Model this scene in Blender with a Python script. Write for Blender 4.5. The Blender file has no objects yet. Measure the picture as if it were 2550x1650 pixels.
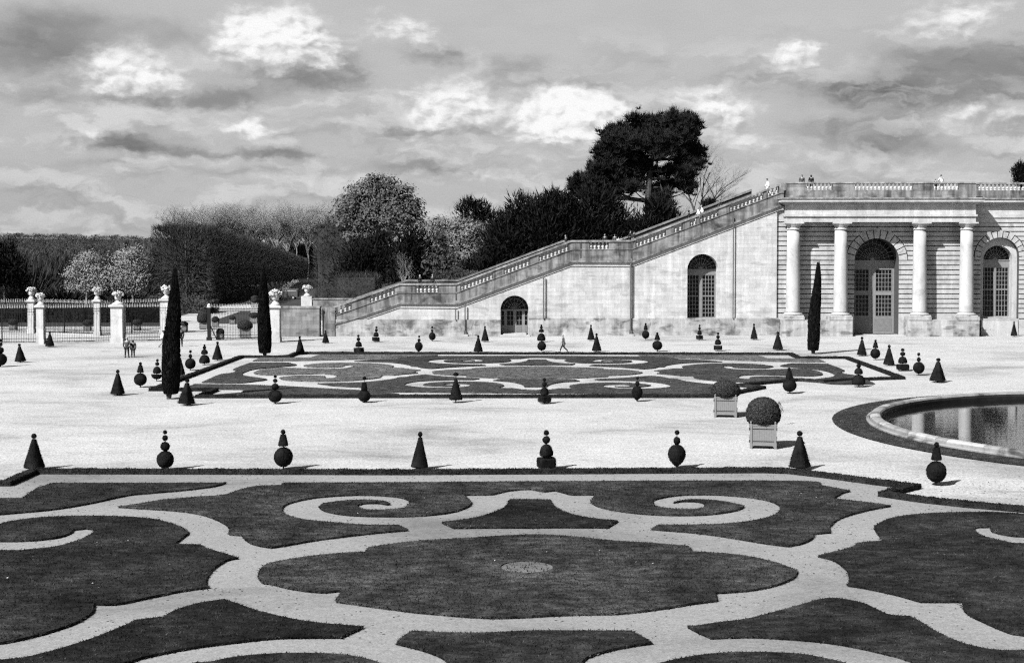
import bpy, bmesh, math, random
import numpy as np
from mathutils import Vector, Matrix
from mathutils.geometry import tessellate_polygon
random.seed(7); RNG = np.random.default_rng(7)
S = bpy.context.scene
COL = S.collection
R = math.radians

# ------------------------------------------------------------------ camera
H = 10.5
F = 3541.7                      # focal length in photo pixels (50 mm on 36 mm film, 2550 wide)
PITCH = 1.75; YAW = 1.294
PP = (1275.0, 608.6 + F * math.tan(R(PITCH)))
cam = bpy.data.cameras.new('camera'); co = bpy.data.objects.new('camera', cam); COL.objects.link(co)
cam.lens = 50; cam.sensor_width = 36; cam.sensor_fit = 'HORIZONTAL'
cam.shift_y = (PP[1] - 825) / 2550
cam.clip_start = 0.5; cam.clip_end = 9000
co.location = (0, 0, H); co.rotation_euler = (R(90 - PITCH), 0, R(YAW))
S.camera = co
CM = co.rotation_euler.to_matrix()

def ray(x, y):
    return CM @ Vector(((x - PP[0]) / F, -(y - PP[1]) / F, -1))
def G(x, y, z=0.0):             # pixel of the photograph -> point on the level z
    d = ray(x, y); t = (z - H) / d.z
    return (d.x * t, d.y * t, z)
def W(x, y, Y):                 # pixel -> point (X, Z) in the upright plane at distance Y
    d = ray(x, y); t = Y / d.y
    return (d.x * t, H + d.z * t)
def wx(x, Y, y=700): return W(x, y, Y)[0]
def wz(y, Y, x=1355): return W(x, y, Y)[1]

# ------------------------------------------------------------------ materials
MATS = {}
def newmat(name):
    m = bpy.data.materials.new(name); m.use_nodes = True
    nt = m.node_tree; b = nt.nodes['Principled BSDF']
    MATS[name] = m
    return m, nt, b
def N(nt, typ, **kw):
    n = nt.nodes.new(typ)
    for k, v in kw.items():
        if k.startswith('i_'):
            key = k[2:]
            n.inputs[int(key) if key.isdigit() else key.replace('_', ' ')].default_value = v
        else: setattr(n, k, v)
    return n
def grey(v): return (v, v, v, 1)
def ramp(nt, src, stops):
    r = nt.nodes.new('ShaderNodeValToRGB'); el = r.color_ramp.elements
    while len(el) < len(stops): el.new(0.5)
    for e, (p, v) in zip(el, stops): e.position = p; e.color = grey(v)
    nt.links.new(src, r.inputs[0]); return r.outputs[0]
def noise(nt, vec, scale, detail=4, rough=0.55, dist=0):
    n = N(nt, 'ShaderNodeTexNoise'); n.inputs['Scale'].default_value = scale
    n.inputs['Detail'].default_value = detail; n.inputs['Roughness'].default_value = rough
    n.inputs['Distortion'].default_value = dist
    if vec is not None: nt.links.new(vec, n.inputs['Vector'])
    return n.outputs['Fac']
def mul(nt, a, b, mode='MULTIPLY'):
    m = N(nt, 'ShaderNodeMix', data_type='RGBA', blend_type=mode); m.inputs[0].default_value = 1
    for s, i in ((a, 6), (b, 7)):
        if hasattr(s, 'is_linked') or hasattr(s, 'links'): nt.links.new(s, m.inputs[i])
        else: m.inputs[i].default_value = grey(s)
    return m.outputs[2]
def coords(nt, scale=None, world=False):
    if world:
        g = N(nt, 'ShaderNodeNewGeometry'); v = g.outputs['Position']
    else:
        t = N(nt, 'ShaderNodeTexCoord'); v = t.outputs['Object']
    if scale:
        m = N(nt, 'ShaderNodeMapping'); m.inputs['Scale'].default_value = scale
        nt.links.new(v, m.inputs[0]); v = m.outputs[0]
    return v
def bump(nt, b, h, strength, dist=0.05):
    n = N(nt, 'ShaderNodeBump'); n.inputs['Strength'].default_value = strength; n.inputs['Distance'].default_value = dist
    nt.links.new(h, n.inputs['Height']); nt.links.new(n.outputs[0], b.inputs['Normal'])

def m_plain(name, v, rough=0.7, var=0.25, scale=3.0, spec=0.3):
    m, nt, b = newmat(name); c = coords(nt)
    r = ramp(nt, noise(nt, c, scale, 5), [(0.3, v * (1 - var)), (0.7, v * (1 + var))])
    nt.links.new(r, b.inputs['Base Color']); b.inputs['Roughness'].default_value = rough
    b.inputs['Specular IOR Level'].default_value = spec
    return m
def m_leaf(name, v, var=0.5, scale=1.2, rough=0.75, spec=0.15, isl=0.4):
    m, nt, b = newmat(name); c = coords(nt)
    g = N(nt, 'ShaderNodeNewGeometry')
    a = ramp(nt, noise(nt, c, scale, 3), [(0.3, v * (1 - var)), (0.7, v * (1 + var))])
    k = ramp(nt, g.outputs['Random Per Island'], [(0.0, 1 - isl), (1.0, 1 + isl)])
    nt.links.new(mul(nt, a, k), b.inputs['Base Color'])
    b.inputs['Roughness'].default_value = rough; b.inputs['Specular IOR Level'].default_value = spec
    return m
def m_gravel(name, v, coarse, dirt=True):
    m, nt, b = newmat(name); c = coords(nt, world=True)
    f = noise(nt, c, coarse, 6, 0.75)
    f2 = noise(nt, c, coarse * 4.3, 3, 0.8)
    a = ramp(nt, f, [(0.28, v * 0.5), (0.5, v), (0.72, v * 1.3)])
    a = mul(nt, a, ramp(nt, f2, [(0.3, 0.72), (0.6, 1.06), (0.75, 1.2)]))
    big = noise(nt, coords(nt, (0.07, 0.11, 1), True), 1.0, 7, 0.66, 0.5)
    a = mul(nt, a, ramp(nt, big, [(0.32, 0.58), (0.48, 0.95), (0.68, 1.1)]))
    if not dirt: a = mul(nt, a, ramp(nt, noise(nt, c, 4.0, 5, 0.8), [(0.3, 0.75), (0.5, 1.0), (0.7, 1.2)]))
    if dirt:
        md = noise(nt, coords(nt, (0.9, 1.6, 1), True), 1.0, 6, 0.75)
        a = mul(nt, a, ramp(nt, md, [(0.3, 0.84), (0.5, 1.0), (0.7, 1.1)]))
        a = mul(nt, a, ramp(nt, noise(nt, c, 4.5, 3, 0.9), [(0.3, 0.72), (0.5, 1.0), (0.7, 1.22)]))
        st = noise(nt, coords(nt, (0.22, 0.42, 1), True), 1.0, 8, 0.76, 0.3)
        a = mul(nt, a, ramp(nt, st, [(0.28, 0.52), (0.41, 0.93), (0.6, 1.0)]))
    nt.links.new(a, b.inputs['Base Color']); b.inputs['Roughness'].default_value = 0.95
    b.inputs['Specular IOR Level'].default_value = 0.1
    bump(nt, b, f, 0.35, 0.02)
    return m
def m_stone(name, v, stain=0.5, blocks=True, streak=0.0, block_contrast=0.88, patch=0.0):
    m, nt, b = newmat(name); c = coords(nt, world=True)
    # stone courses run in the X-Z plane
    sep = N(nt, 'ShaderNodeSeparateXYZ'); nt.links.new(c, sep.inputs[0])
    cmb = N(nt, 'ShaderNodeCombineXYZ'); nt.links.new(sep.outputs[0], cmb.inputs[0]); nt.links.new(sep.outputs[2], cmb.inputs[1])
    nt.links.new(sep.outputs[1], cmb.inputs[2])
    f = noise(nt, c, 7, 6, 0.7)
    a = ramp(nt, f, [(0.3, v * 0.86), (0.6, v * 1.05)])
    n1 = noise(nt, c, 0.55, 7, 0.68, 0.5)
    a = mul(nt, a, ramp(nt, n1, [(0.34, 1 - stain), (0.47, 1 - stain * 0.22), (0.56, 1.0)]))
    if streak:
        s = noise(nt, coords(nt, (1.7, 1.7, 0.18), True), 1.0, 6, 0.65)
        a = mul(nt, a, ramp(nt, s, [(0.36, 1 - streak), (0.56, 1.0), (0.7, 1.25)]))
    if patch:
        s = noise(nt, coords(nt, (0.35, 1, 1.3), True), 1.0, 3, 0.6)
        a = mul(nt, a, ramp(nt, s, [(0.36, 1 - patch), (0.42, 1.0)]))
    if blocks:
        br = N(nt, 'ShaderNodeTexBrick'); nt.links.new(cmb.outputs[0], br.inputs['Vector'])
        br.inputs['Scale'].default_value = 1.0; br.inputs['Mortar Size'].default_value = 0.012
        br.inputs['Brick Width'].default_value = 1.35; br.inputs['Row Height'].default_value = 0.46
        br.inputs['Color1'].default_value = grey(1); br.inputs['Color2'].default_value = grey(block_contrast)
        br.inputs['Mortar'].default_value = grey(0.64); br.inputs['Bias'].default_value = -0.2
        a = mul(nt, a, br.outputs['Color'])
    nt.links.new(a, b.inputs['Base Color']); b.inputs['Roughness'].default_value = 0.9
    b.inputs['Specular IOR Level'].default_value = 0.15
    bump(nt, b, f, 0.4, 0.03)
    return m

m_gravel('gravel', 0.292, 9.0)
m_gravel('path_gravel', 0.17, 14.0, False); m_gravel('bare_earth', 0.105, 5.0, False)
m_stone('stone', 0.345, 0.2, streak=0.16, patch=0.2, block_contrast=0.8)
m_stone('stone_plinth', 0.28, 0.68, streak=0.25, patch=0.5, block_contrast=0.75)
m_stone('stone_clean', 0.29, 0.28, streak=0.12, blocks=False)
m_stone('stone_rustic', 0.28, 0.42, blocks=False, streak=0.12)
m_stone('stone_weathered', 0.185, 0.72, streak=0.62, block_contrast=0.6, patch=0.3)
m_stone('stone_end', 0.17, 0.6, streak=0.35, block_contrast=0.6, patch=0.35)
m_stone('stone_coping', 0.2, 0.6, blocks=False, streak=0.5)
m_stone('stone_baluster', 0.36, 0.4, blocks=False)
m_stone('stone_band', 0.34, 0.3, blocks=False, streak=0.15)
m_stone('stone_rim', 0.17, 0.8, blocks=False)
m_stone('stone_rim_pale', 0.25, 0.5, blocks=False)
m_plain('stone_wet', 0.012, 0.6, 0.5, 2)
m_stone('stone_urn', 0.34, 0.4, blocks=False, streak=0.15)
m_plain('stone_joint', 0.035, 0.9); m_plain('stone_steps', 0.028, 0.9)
m_plain('lead_pipe', 0.055, 0.6, spec=0.4)
m_plain('iron', 0.008, 0.6, spec=0.12)
m_plain('iron_tip', 0.32, 0.35, spec=0.5)
m_plain('door_paint', 0.13, 0.5, 0.12)
m_plain('door_panel', 0.105, 0.5, 0.12)
m_plain('interior', 0.01, 0.9)
m, nt, b = newmat('glass'); b.inputs['Base Color'].default_value = grey(0.006); b.inputs['Roughness'].default_value = 0.12
b.inputs['Specular IOR Level'].default_value = 0.12
m_plain('planter_paint', 0.115, 0.55, 0.08, 6)
m_plain('soil', 0.02, 0.95); m_plain('litter', 0.03, 0.9, 0.5, 20); m_plain('petal', 0.3, 0.8)
def m_grass(name, v, lo=0.42, hi=1.8):
    m, nt, b = newmat(name); c = coords(nt, world=True); g = N(nt, 'ShaderNodeNewGeometry')
    a = ramp(nt, noise(nt, c, 0.35, 6, 0.62, 0.3), [(0.32, v * lo), (0.5, v), (0.68, v * hi)])
    a = mul(nt, a, ramp(nt, noise(nt, coords(nt, (1.6, 2.6, 1), True), 1.0, 6, 0.7), [(0.32, 0.3), (0.5, 1.0), (0.68, 2.0)]))
    a = mul(nt, a, ramp(nt, noise(nt, c, 11, 4, 0.75), [(0.3, 0.45), (0.5, 1.0), (0.7, 1.6)]))
    a = mul(nt, a, ramp(nt, g.outputs['Random Per Island'], [(0.0, 0.55), (0.85, 1.25), (1.0, 2.6)]))
    nt.links.new(a, b.inputs['Base Color']); b.inputs['Roughness'].default_value = 0.85; b.inputs['Specular IOR Level'].default_value = 0.06
m_grass('grass', 0.0122); m_grass('grass_far', 0.027, 0.75, 1.3)
m_leaf('hedge_leaf', 0.012, 0.5, 2.0, spec=0.05)
m_leaf('topiary_leaf', 0.0054, 0.5, 3.0, spec=0.03)
m_leaf('cypress_leaf', 0.0065, 0.7, 2.0, spec=0.03)
m_leaf('box_leaf', 0.019, 0.4, 5.0)
m_leaf('yew_leaf', 0.0075, 0.75, 0.35, spec=0.04)
m_leaf('pine_leaf', 0.014, 0.6, 0.6, spec=0.04)
m_leaf('oak_leaf', 0.06, 0.4, 0.5, spec=0.05, isl=0.12)
m_leaf('pale_leaf', 0.095, 0.35, 0.4, spec=0.05, isl=0.12)
m_leaf('shrub_leaf', 0.024, 0.5, 0.4)
m_leaf('blossom', 0.13, 0.3, 1.0, isl=0.12)
m_leaf('woods_leaf', 0.03, 0.6, 0.05)
m_leaf('twig_dark', 0.019, 0.5, 0.3)
m_leaf('twig_pale', 0.16, 0.4, 0.2)
m_leaf('twig_mid', 0.035, 0.4, 0.2)
m_plain('bark', 0.03, 0.9, 0.5, 2)
m_plain('bark_pale', 0.13, 0.9, 0.4, 2)
m_plain('dead_twig', 0.09, 0.9)
m_plain('field_grass', 0.016, 0.9, 0.3, 0.2)
m_plain('earth', 0.014, 0.95, 0.4, 0.3)
m_plain('skin_tone', 0.2, 0.6); m_plain('cloth_dark', 0.008, 0.8); m_plain('cloth_grey', 0.035, 0.8)
m_plain('cloth_white', 0.5, 0.8, 0.1); m_plain('cloth_tan', 0.16, 0.8); m_plain('hair_dark', 0.006, 0.6); m_plain('hair_grey', 0.2, 0.6)
m_plain('cloth_black', 0.004, 0.8)
m_plain('van_paint', 0.055, 0.35, 0.1, spec=0.5); m_plain('tyre', 0.006, 0.9); m_plain('rim_metal', 0.25, 0.4)
m, nt, b = newmat('water'); b.inputs['Base Color'].default_value = grey(0.004); b.inputs['Roughness'].default_value = 0.015
b.inputs['IOR'].default_value = 1.5; b.inputs['Specular IOR Level'].default_value = 0.5
c = coords(nt, (0.5, 2.2, 1), True); bump(nt, b, noise(nt, c, 1.0, 4, 0.6), 0.085, 0.05)

# ------------------------------------------------------------------ mesh helpers
def link(name, me, parent=None, loc=None):
    o = bpy.data.objects.new(name, me); COL.objects.link(o)
    if parent is not None: o.parent = parent
    if loc is not None: o.location = loc
    return o
def tag(o, label=None, cat=None, group=None, kind=None):
    if label: o['label'] = label
    if cat: o['category'] = cat
    if group: o['group'] = group
    if kind: o['kind'] = kind
    return o
def empty(name, loc, label, cat, group=None, rz=0.0):
    o = bpy.data.objects.new(name, None); COL.objects.link(o)
    o.location = loc; o.rotation_euler = (0, 0, rz); o.empty_display_size = 0.3
    return tag(o, label, cat, group)
class MB:
    def __init__(s): s.v = []; s.f = []; s.arr = []
    def add(s, vs, fs):
        k = len(s.v); s.v += [tuple(p) for p in vs]; s.f += [[i + k for i in f] for f in fs]; return s
    def box(s, x0, x1, y0, y1, z0, z1):
        return s.add([(x0, y0, z0), (x1, y0, z0), (x1, y1, z0), (x0, y1, z0), (x0, y0, z1), (x1, y0, z1), (x1, y1, z1), (x0, y1, z1)],
              [(0, 3, 2, 1), (4, 5, 6, 7), (0, 1, 5, 4), (1, 2, 6, 5), (2, 3, 7, 6), (3, 0, 4, 7)])
    def slant(s, X0, Z0, X1, Z1, lo, hi, y0, y1):      # a bar that follows the line (X0,Z0)-(X1,Z1), vertical ends
        return s.add([(X0, y0, Z0 + lo), (X1, y0, Z1 + lo), (X1, y1, Z1 + lo), (X0, y1, Z0 + lo),
                      (X0, y0, Z0 + hi), (X1, y0, Z1 + hi), (X1, y1, Z1 + hi), (X0, y1, Z0 + hi)],
              [(0, 3, 2, 1), (4, 5, 6, 7), (0, 1, 5, 4), (1, 2, 6, 5), (2, 3, 7, 6), (3, 0, 4, 7)])
    def prism_xz(s, outer, y0, y1, holes=()):          # outline in X-Z pushed along Y, with holes and their reveals
        loops = [outer] + list(holes)
        vs = [Vector((x, z, 0)) for lp in loops for x, z in lp]
        tri = tessellate_polygon([[Vector((x, z, 0)) for x, z in lp] for lp in loops])
        n = len(vs); k = len(s.v)
        s.v += [(p.x, y0, p.y) for p in vs] + [(p.x, y1, p.y) for p in vs]
        for a, b_, c_ in tri:
            nz = (vs[b_] - vs[a]).cross(vs[c_] - vs[a]).z
            t = (a, b_, c_) if nz > 0 else (a, c_, b_)
            s.f.append([k + i for i in t]); s.f.append([k + n + i for i in reversed(t)])
        o = 0
        for li, lp in enumerate(loops):
            m_ = len(lp)
            ar = sum(lp[i][0] * lp[(i + 1) % m_][1] - lp[(i + 1) % m_][0] * lp[i][1] for i in range(m_))
            for i in range(m_):
                a, b_ = o + i, o + (i + 1) % m_
                q = [k + a, k + n + a, k + n + b_, k + b_]
                if (ar > 0) == (li == 0): q.reverse()
                s.f.append(q)
            o += m_
        return s
    def lathe(s, prof, n=16, c=(0, 0, 0), sq=0.0, ph=0.0):   # prof: (r, z); sq>0 squares the section
        k = len(s.v)
        for r, z in prof:
            for i in range(n):
                a = 2 * math.pi * i / n + ph
                q = 1.0
                if sq: q = 1 + sq * (1 / max(abs(math.cos(a - ph)), abs(math.sin(a - ph))) - 1)
                s.v.append((c[0] + r * q * math.cos(a), c[1] + r * q * math.sin(a), c[2] + z))
        for j in range(len(prof) - 1):
            for i in range(n):
                i2 = (i + 1) % n
                s.f.append([k + j * n + i, k + j * n + i2, k + (j + 1) * n + i2, k + (j + 1) * n + i])
        s.f.append([k + i for i in reversed(range(n))]); s.f.append([k + (len(prof) - 1) * n + i for i in range(n)])
        return s
    def tube(s, pts, rad, n=5):
        k = len(s.v); pts = [Vector(p) for p in pts]
        if not hasattr(rad, '__len__'): rad = [rad] * len(pts)
        for j, p in enumerate(pts):
            d = (pts[min(j + 1, len(pts) - 1)] - pts[max(j - 1, 0)])
            if d.length < 1e-9: d = Vector((0, 0, 1))
            d.normalize(); u = d.cross(Vector((0.31, 0.95, 0.05)))
            if u.length < 1e-3: u = d.cross(Vector((1, 0, 0)))
            u.normalize(); w = d.cross(u)
            for i in range(n):
                a = 2 * math.pi * i / n
                s.v.append(tuple(p + (u * math.cos(a) + w * math.sin(a)) * rad[j]))
        for j in range(len(pts) - 1):
            for i in range(n):
                i2 = (i + 1) % n
                s.f.append([k + j * n + i, k + j * n + i2, k + (j + 1) * n + i2, k + (j + 1) * n + i])
        s.f.append([k + i for i in reversed(range(n))]); s.f.append([k + (len(pts) - 1) * n + i for i in range(n)])
        return s
    def faces_np(s, co, per):                          # co: (N*per, 3): N loose faces of `per` corners
        s.arr.append((np.asarray(co, dtype=np.float64), per)); return s
    def mesh(s, name, mat, org=(0, 0, 0), smooth=False):
        me = bpy.data.meshes.new(name)
        vs = [np.array(s.v, dtype=np.float64).reshape(-1, 3)] + [a for a, _ in s.arr]
        V = np.concatenate(vs) - np.array(org)
        idx = []; tot = []
        for f in s.f: idx += f; tot.append(len(f))
        idx = [np.array(idx, dtype=np.int32)]; tot = [np.array(tot, dtype=np.int32)]
        o = len(s.v)
        for a, per in s.arr:
            idx.append(np.arange(o, o + len(a), dtype=np.int32)); tot.append(np.full(len(a) // per, per, dtype=np.int32)); o += len(a)
        idx = np.concatenate(idx); tot = np.concatenate(tot)
        me.vertices.add(len(V)); me.vertices.foreach_set('co', V.astype(np.float32).ravel())
        me.loops.add(len(idx)); me.loops.foreach_set('vertex_index', idx)
        me.polygons.add(len(tot)); st = np.concatenate([[0], np.cumsum(tot)[:-1]]).astype(np.int32)
        me.polygons.foreach_set('loop_start', st); me.polygons.foreach_set('loop_total', tot)
        me.polygons.foreach_set('use_smooth', np.full(len(tot), bool(smooth)))
        me.update(calc_edges=True); me.validate()
        me.materials.append(MATS[mat]); return me
    def build(s, name, mat, parent=None, smooth=False, org=None):
        if org is None:
            org = (0, 0, 0); p = parent
            if p is not None:
                org = Vector((0, 0, 0))
                while p is not None: org = org + Vector(p.location); p = p.parent
        return link(name, s.mesh(name, mat, org, smooth), parent)
def unit(n):
    v = RNG.normal(size=(n, 3)); return v / np.linalg.norm(v, axis=1, keepdims=True)
def leaves(P, size, nrm=None, jit=1.0, aspect=0.6, tri=False):
    P = np.asarray(P); n = len(P)
    d = unit(n) * jit
    if nrm is not None: d = d + nrm
    d /= np.linalg.norm(d, axis=1, keepdims=True) + 1e-9
    t = np.cross(d, unit(n)); t /= np.linalg.norm(t, axis=1, keepdims=True) + 1e-9
    b_ = np.cross(d, t)
    s_ = (size * RNG.uniform(0.6, 1.4, n))[:, None]
    a, c_ = t * s_, b_ * s_ * aspect
    if tri: q = np.stack([P - a * .5 - c_ * .5, P - a * .5 + c_ * .5, P + a * .7], 1)
    else: q = np.stack([P - a * .5, P + c_ * .5, P + a * .5, P - c_ * .5], 1)
    return q.reshape(-1, 3)
def sticks(A, B, w):                                   # thin triangles from A to B
    A = np.asarray(A); B = np.asarray(B)
    d = B - A; u = np.cross(d, unit(len(A))); u /= np.linalg.norm(u, axis=1, keepdims=True) + 1e-9
    w = np.broadcast_to(np.asarray(w), (len(A),))[:, None]
    return np.stack([A - u * w * .5, A + u * w * .5, B], 1).reshape(-1, 3)
def copy_tree(o, parent=None):
    c = o.copy(); COL.objects.link(c)
    if parent is not None: c.parent = parent
    for ch in [q for q in KIDS.get(o.name, [])]: 
        n = copy_tree(ch, c); KIDS.setdefault(c.name, []).append(n)
    return c
KIDS = {}
def reg(root):
    for ch in root.children: KIDS.setdefault(root.name, []).append(ch); reg(ch)
    return root

# ------------------------------------------------------------------ setting: ground, pond, paths
PX, PY = 36.6, 81.6                                    # centre of the round basin
R_GRASS, R_OUT, R_IN = 19.7, 17.7, 16.85
def ring(r, n=128, z=0): return [(PX + r * math.cos(2 * math.pi * i / n), PY + r * math.sin(2 * math.pi * i / n), z) for i in range(n)]
def sheet(name, outer, holes, z, mat, parent=None):
    loops = [[Vector((p[0], p[1], 0)) for p in lp] for lp in [outer] + holes]
    tri = tessellate_polygon(loops); fl = [p for lp in loops for p in lp]
    fs = []
    for a, b_, c_ in tri:
        fs.append((a, b_, c_) if (fl[b_] - fl[a]).cross(fl[c_] - fl[a]).z > 0 else (a, c_, b_))
    return MB().add([(p.x, p.y, z) for p in fl], fs).build(name, mat, parent)
near = [(-400, -60), (400, -60), (400, 300), (-400, 300)]
tag(sheet('ground', near, [ring(R_OUT - 0.4)], 0, 'gravel'), kind='structure')
o = sheet('terrain', [(-6000, -400), (6000, -400), (6000, 8000), (-6000, 8000)], [near], 0, 'field_grass'); tag(o, kind='structure')
tag(sheet('water', ring(R_IN + 0.1), [], -0.1, 'water'), kind='structure')

def smooth_poly(pts, corner=48, sub=5):
    n = len(pts); out = []
    P = [Vector((p[0], p[1])) for p in pts]
    def ang(i):
        a = P[i] - P[i - 1]; b_ = P[(i + 1) % n] - P[i]
        return math.degrees(a.angle(b_)) if a.length > 1e-6 and b_.length > 1e-6 else 0
    sharp = [ang(i) > corner for i in range(n)]
    for i in range(n):
        p1, p2 = P[i], P[(i + 1) % n]
        p0 = P[i - 1] if not sharp[i] else p1 + (p1 - p2) * 0.3
        p3 = P[(i + 2) % n] if not sharp[(i + 1) % n] else p2 + (p2 - p1) * 0.3
        for k in range(sub):
            t = k / sub
            out.append(0.5 * ((2 * p1) + (p2 - p0) * t + (2 * p0 - 5 * p1 + 4 * p2 - p3) * t * t + (3 * p1 - p0 - 3 * p2 + p3) * t ** 3))
    return [(p.x, p.y) for p in out]
def area(P): return 0.5 * sum(P[i][0] * P[(i + 1) % len(P)][1] - P[(i + 1) % len(P)][0] * P[i][1] for i in range(len(P)))
def inside(P, q):
    x, y = q[:, 0], q[:, 1]; r = np.zeros(len(q), bool); n = len(P)
    for i in range(n):
        x1, y1 = P[i]; x2, y2 = P[(i + 1) % n]
        if y1 == y2: continue
        c_ = ((y1 > y) != (y2 > y)) & (x < (x2 - x1) * (y - y1) / (y2 - y1) + x1); r ^= c_
    return r
TURF = 0.105
def trace(pts, sc, off):                               # photo trace -> ground outline; far edges show the turf's top
    src = [(off[0] + x / sc, off[1] + y / sc) for x, y in pts]
    g0 = [G(*p)[:2] for p in src]
    sg = 1 if area(g0) > 0 else -1; out = []
    n = len(src)
    for i in range(n):
        a, b_ = g0[i - 1], g0[(i + 1) % n]
        d = (b_[0] - a[0], b_[1] - a[1]); L = math.hypot(*d) or 1
        ny = -d[0] / L * sg
        k = min(1, max(0, ny * 1.5 + 0.2))
        out.append(G(*src[i], z=TURF * k)[:2])
    return out
def lawn(poly, label, group, blades, mat='grass', hole=None, blade_w=0.03, corner=48):
    P = smooth_poly(poly, corner)
    if area(P) < 0: P.reverse()
    c = np.mean(np.array(P), axis=0)
    mb = MB(); n = len(P)
    loops = [[Vector((x, y, 0)) for x, y in P]]
    if hole:
        loops.append([Vector((x, y, 0)) for x, y in hole])
    fl = [p for lp in loops for p in lp]
    jz = RNG.uniform(-0.012, 0.012, len(fl))
    fs = []
    for a, b_, c_ in tessellate_polygon(loops):
        fs.append((a, b_, c_) if (fl[b_] - fl[a]).cross(fl[c_] - fl[a]).z > 0 else (a, c_, b_))
    mb.add([(p.x, p.y, TURF * 0.8) for p in fl], fs)
    k = len(mb.v); mb.v += [(p.x, p.y, 0.001) for p in fl]
    off = 0
    for li, lp in enumerate(loops):
        m_ = len(lp); rev = li > 0 and area([(p.x, p.y) for p in lp]) < 0
        for i in range(m_):
            a, b_ = off + i, off + (i + 1) % m_
            q = [a, k + a, k + b_, b_]
            if li > 0 and area([(p.x, p.y) for p in lp]) > 0: q.reverse()
            mb.f.append(q)
        off += m_
    A = np.array(P); x0, y0 = A.min(0); x1, y1 = A.max(0)
    nb = int(blades * (x1 - x0) * (y1 - y0))
    q = np.stack([RNG.uniform(x0, x1, nb), RNG.uniform(y0, y1, nb)], 1)
    q = q[inside(P, q)]
    if hole: q = q[~inside(hole, q) | (RNG.uniform(0, 1, len(q)) < 0.16)]
    # extra blades along the edge
    ed = []
    for i in range(n):
        a, b_ = A[i], A[(i + 1) % n]; L = np.hypot(*(b_ - a)); m_ = max(1, int(L * blades * 0.4))
        t = RNG.uniform(0, 1, (m_, 1)); ed.append(a + (b_ - a) * t + RNG.normal(0, 0.015, (m_, 2)))
    ed = np.concatenate(ed)
    q = np.concatenate([q, ed]); m_ = len(q)
    base = np.concatenate([q, np.full((m_, 1), TURF * 0.55)], 1); base[-len(ed):, 2] = RNG.uniform(0.01, TURF * 0.7, len(ed))
    lean = RNG.normal(0, 0.045, (m_, 2)); hgt = RNG.uniform(0.035, 0.095, m_)
    hgt[-len(ed):] *= 0.55; tip = base.copy(); tip[:, :2] += lean; tip[:, 2] += hgt
    mb.faces_np(sticks(base, tip, blade_w * RNG.uniform(0.7, 1.6, m_)), 3)
    o = mb.build('lawn_bed', mat, None, org=(c[0], c[1], 0)); o.location = (c[0], c[1], 0)
    return tag(o, label, 'lawn', group)

Z7 = (1.8667, (0, 1150)); Z8 = (1.8667, (1275, 1150)); ZA = (4.1754, (430, 865)); ZC = (4.1754, (1400, 865)); ZB = (4.1754, (900, 865)); ZD = (4.1754, (1740, 865))
t7 = lambda p: trace(p, *Z7)
t8 = lambda p: trace(p, *Z8)
# big scroll bed at the back of the near parterre: left half (z7 pixels) and right half (z8 pixels, shifted into z7)
SH = 1275 * 1.8667
left_scroll = [(2469, 86), (1900, 90), (1318, 92), (1310, 103), (1190, 108), (1110, 128), (1040, 148), (900, 158), (760, 170), (640, 190), (550, 214),
  (640, 220), (800, 230), (900, 242), (980, 262), (1040, 290), (1070, 315), (1066, 342), (1130, 347), (1140, 365), (1180, 388), (1260, 404),
  (1350, 390), (1450, 372), (1600, 352), (1750, 335), (1897, 322), (1850, 287), (1700, 286), (1550, 275), (1420, 262), (1340, 243), (1308, 222),
  (1330, 203), (1390, 184), (1480, 169), (1600, 160), (1720, 158), (1830, 165), (1890, 178), (1906, 192), (1880, 207), (1810, 215), (1740, 217), (1685, 212),
  (1660, 205), (1690, 198), (1750, 196), (1800, 203), (1813, 197), (1800, 183), (1760, 174), (1690, 171), (1620, 173), (1550, 180), (1505, 193), (1487, 212),
  (1505, 230), (1560, 244), (1650, 254), (1800, 258), (1950, 255), (2080, 242), (2160, 220), (2190, 196), (2180, 176), (2155, 158), (2290, 156), (2340, 143), (2400, 134), (2469, 131)]
right_scroll = [(150, 131), (200, 137), (250, 150), (275, 157), (392, 156), (375, 172), (368, 187), (390, 207), (450, 224), (560, 241), (700, 251), (850, 252), (960, 244), (1045, 229), (1077, 213),
  (1060, 198), (1000, 181), (920, 171), (840, 168), (785, 174), (755, 184), (752, 194), (790, 188), (850, 188), (890, 196), (895, 205), (860, 212), (790, 213), (720, 209), (668, 200), (653, 189),
  (670, 178), (750, 162), (850, 156), (980, 158), (1120, 171), (1210, 190), (1249, 212), (1220, 240), (1110, 268), (960, 283), (800, 286), (688, 286), (650, 318), (850, 334), (1000, 354),
  (1180, 384), (1285, 397), (1350, 384), (1395, 361), (1402, 340), (1480, 333), (1478, 305), (1520, 270), (1600, 243), (1690, 222), (1762, 207), (1640, 181), (1492, 168), (1535, 150), (1572, 135), (1440, 104), (1292, 83)]
nb_left = t7(left_scroll); nb_right = t8(right_scroll)
scroll_near = nb_left + nb_right
NG = 'lawn beds of the near parterre'; FG = 'lawn beds of the far parterre'
D = 210
lawn(scroll_near, 'wide grass bed with two spiral volutes behind the large oval, in the near parterre', NG, D)
bell = t7([(2370, 178), (2469, 178)]) + t8([(178, 180), (190, 198), (240, 226), (340, 251), (492, 272), (445, 310), (200, 309)]) + t7([(2469, 309), (2300, 310), (2110, 312), (2053, 279), (2200, 255), (2300, 228), (2355, 200)])
lawn(bell, 'small bell-shaped grass bed between the two big volutes, just behind the large oval', NG, D, corner=60)
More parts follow.
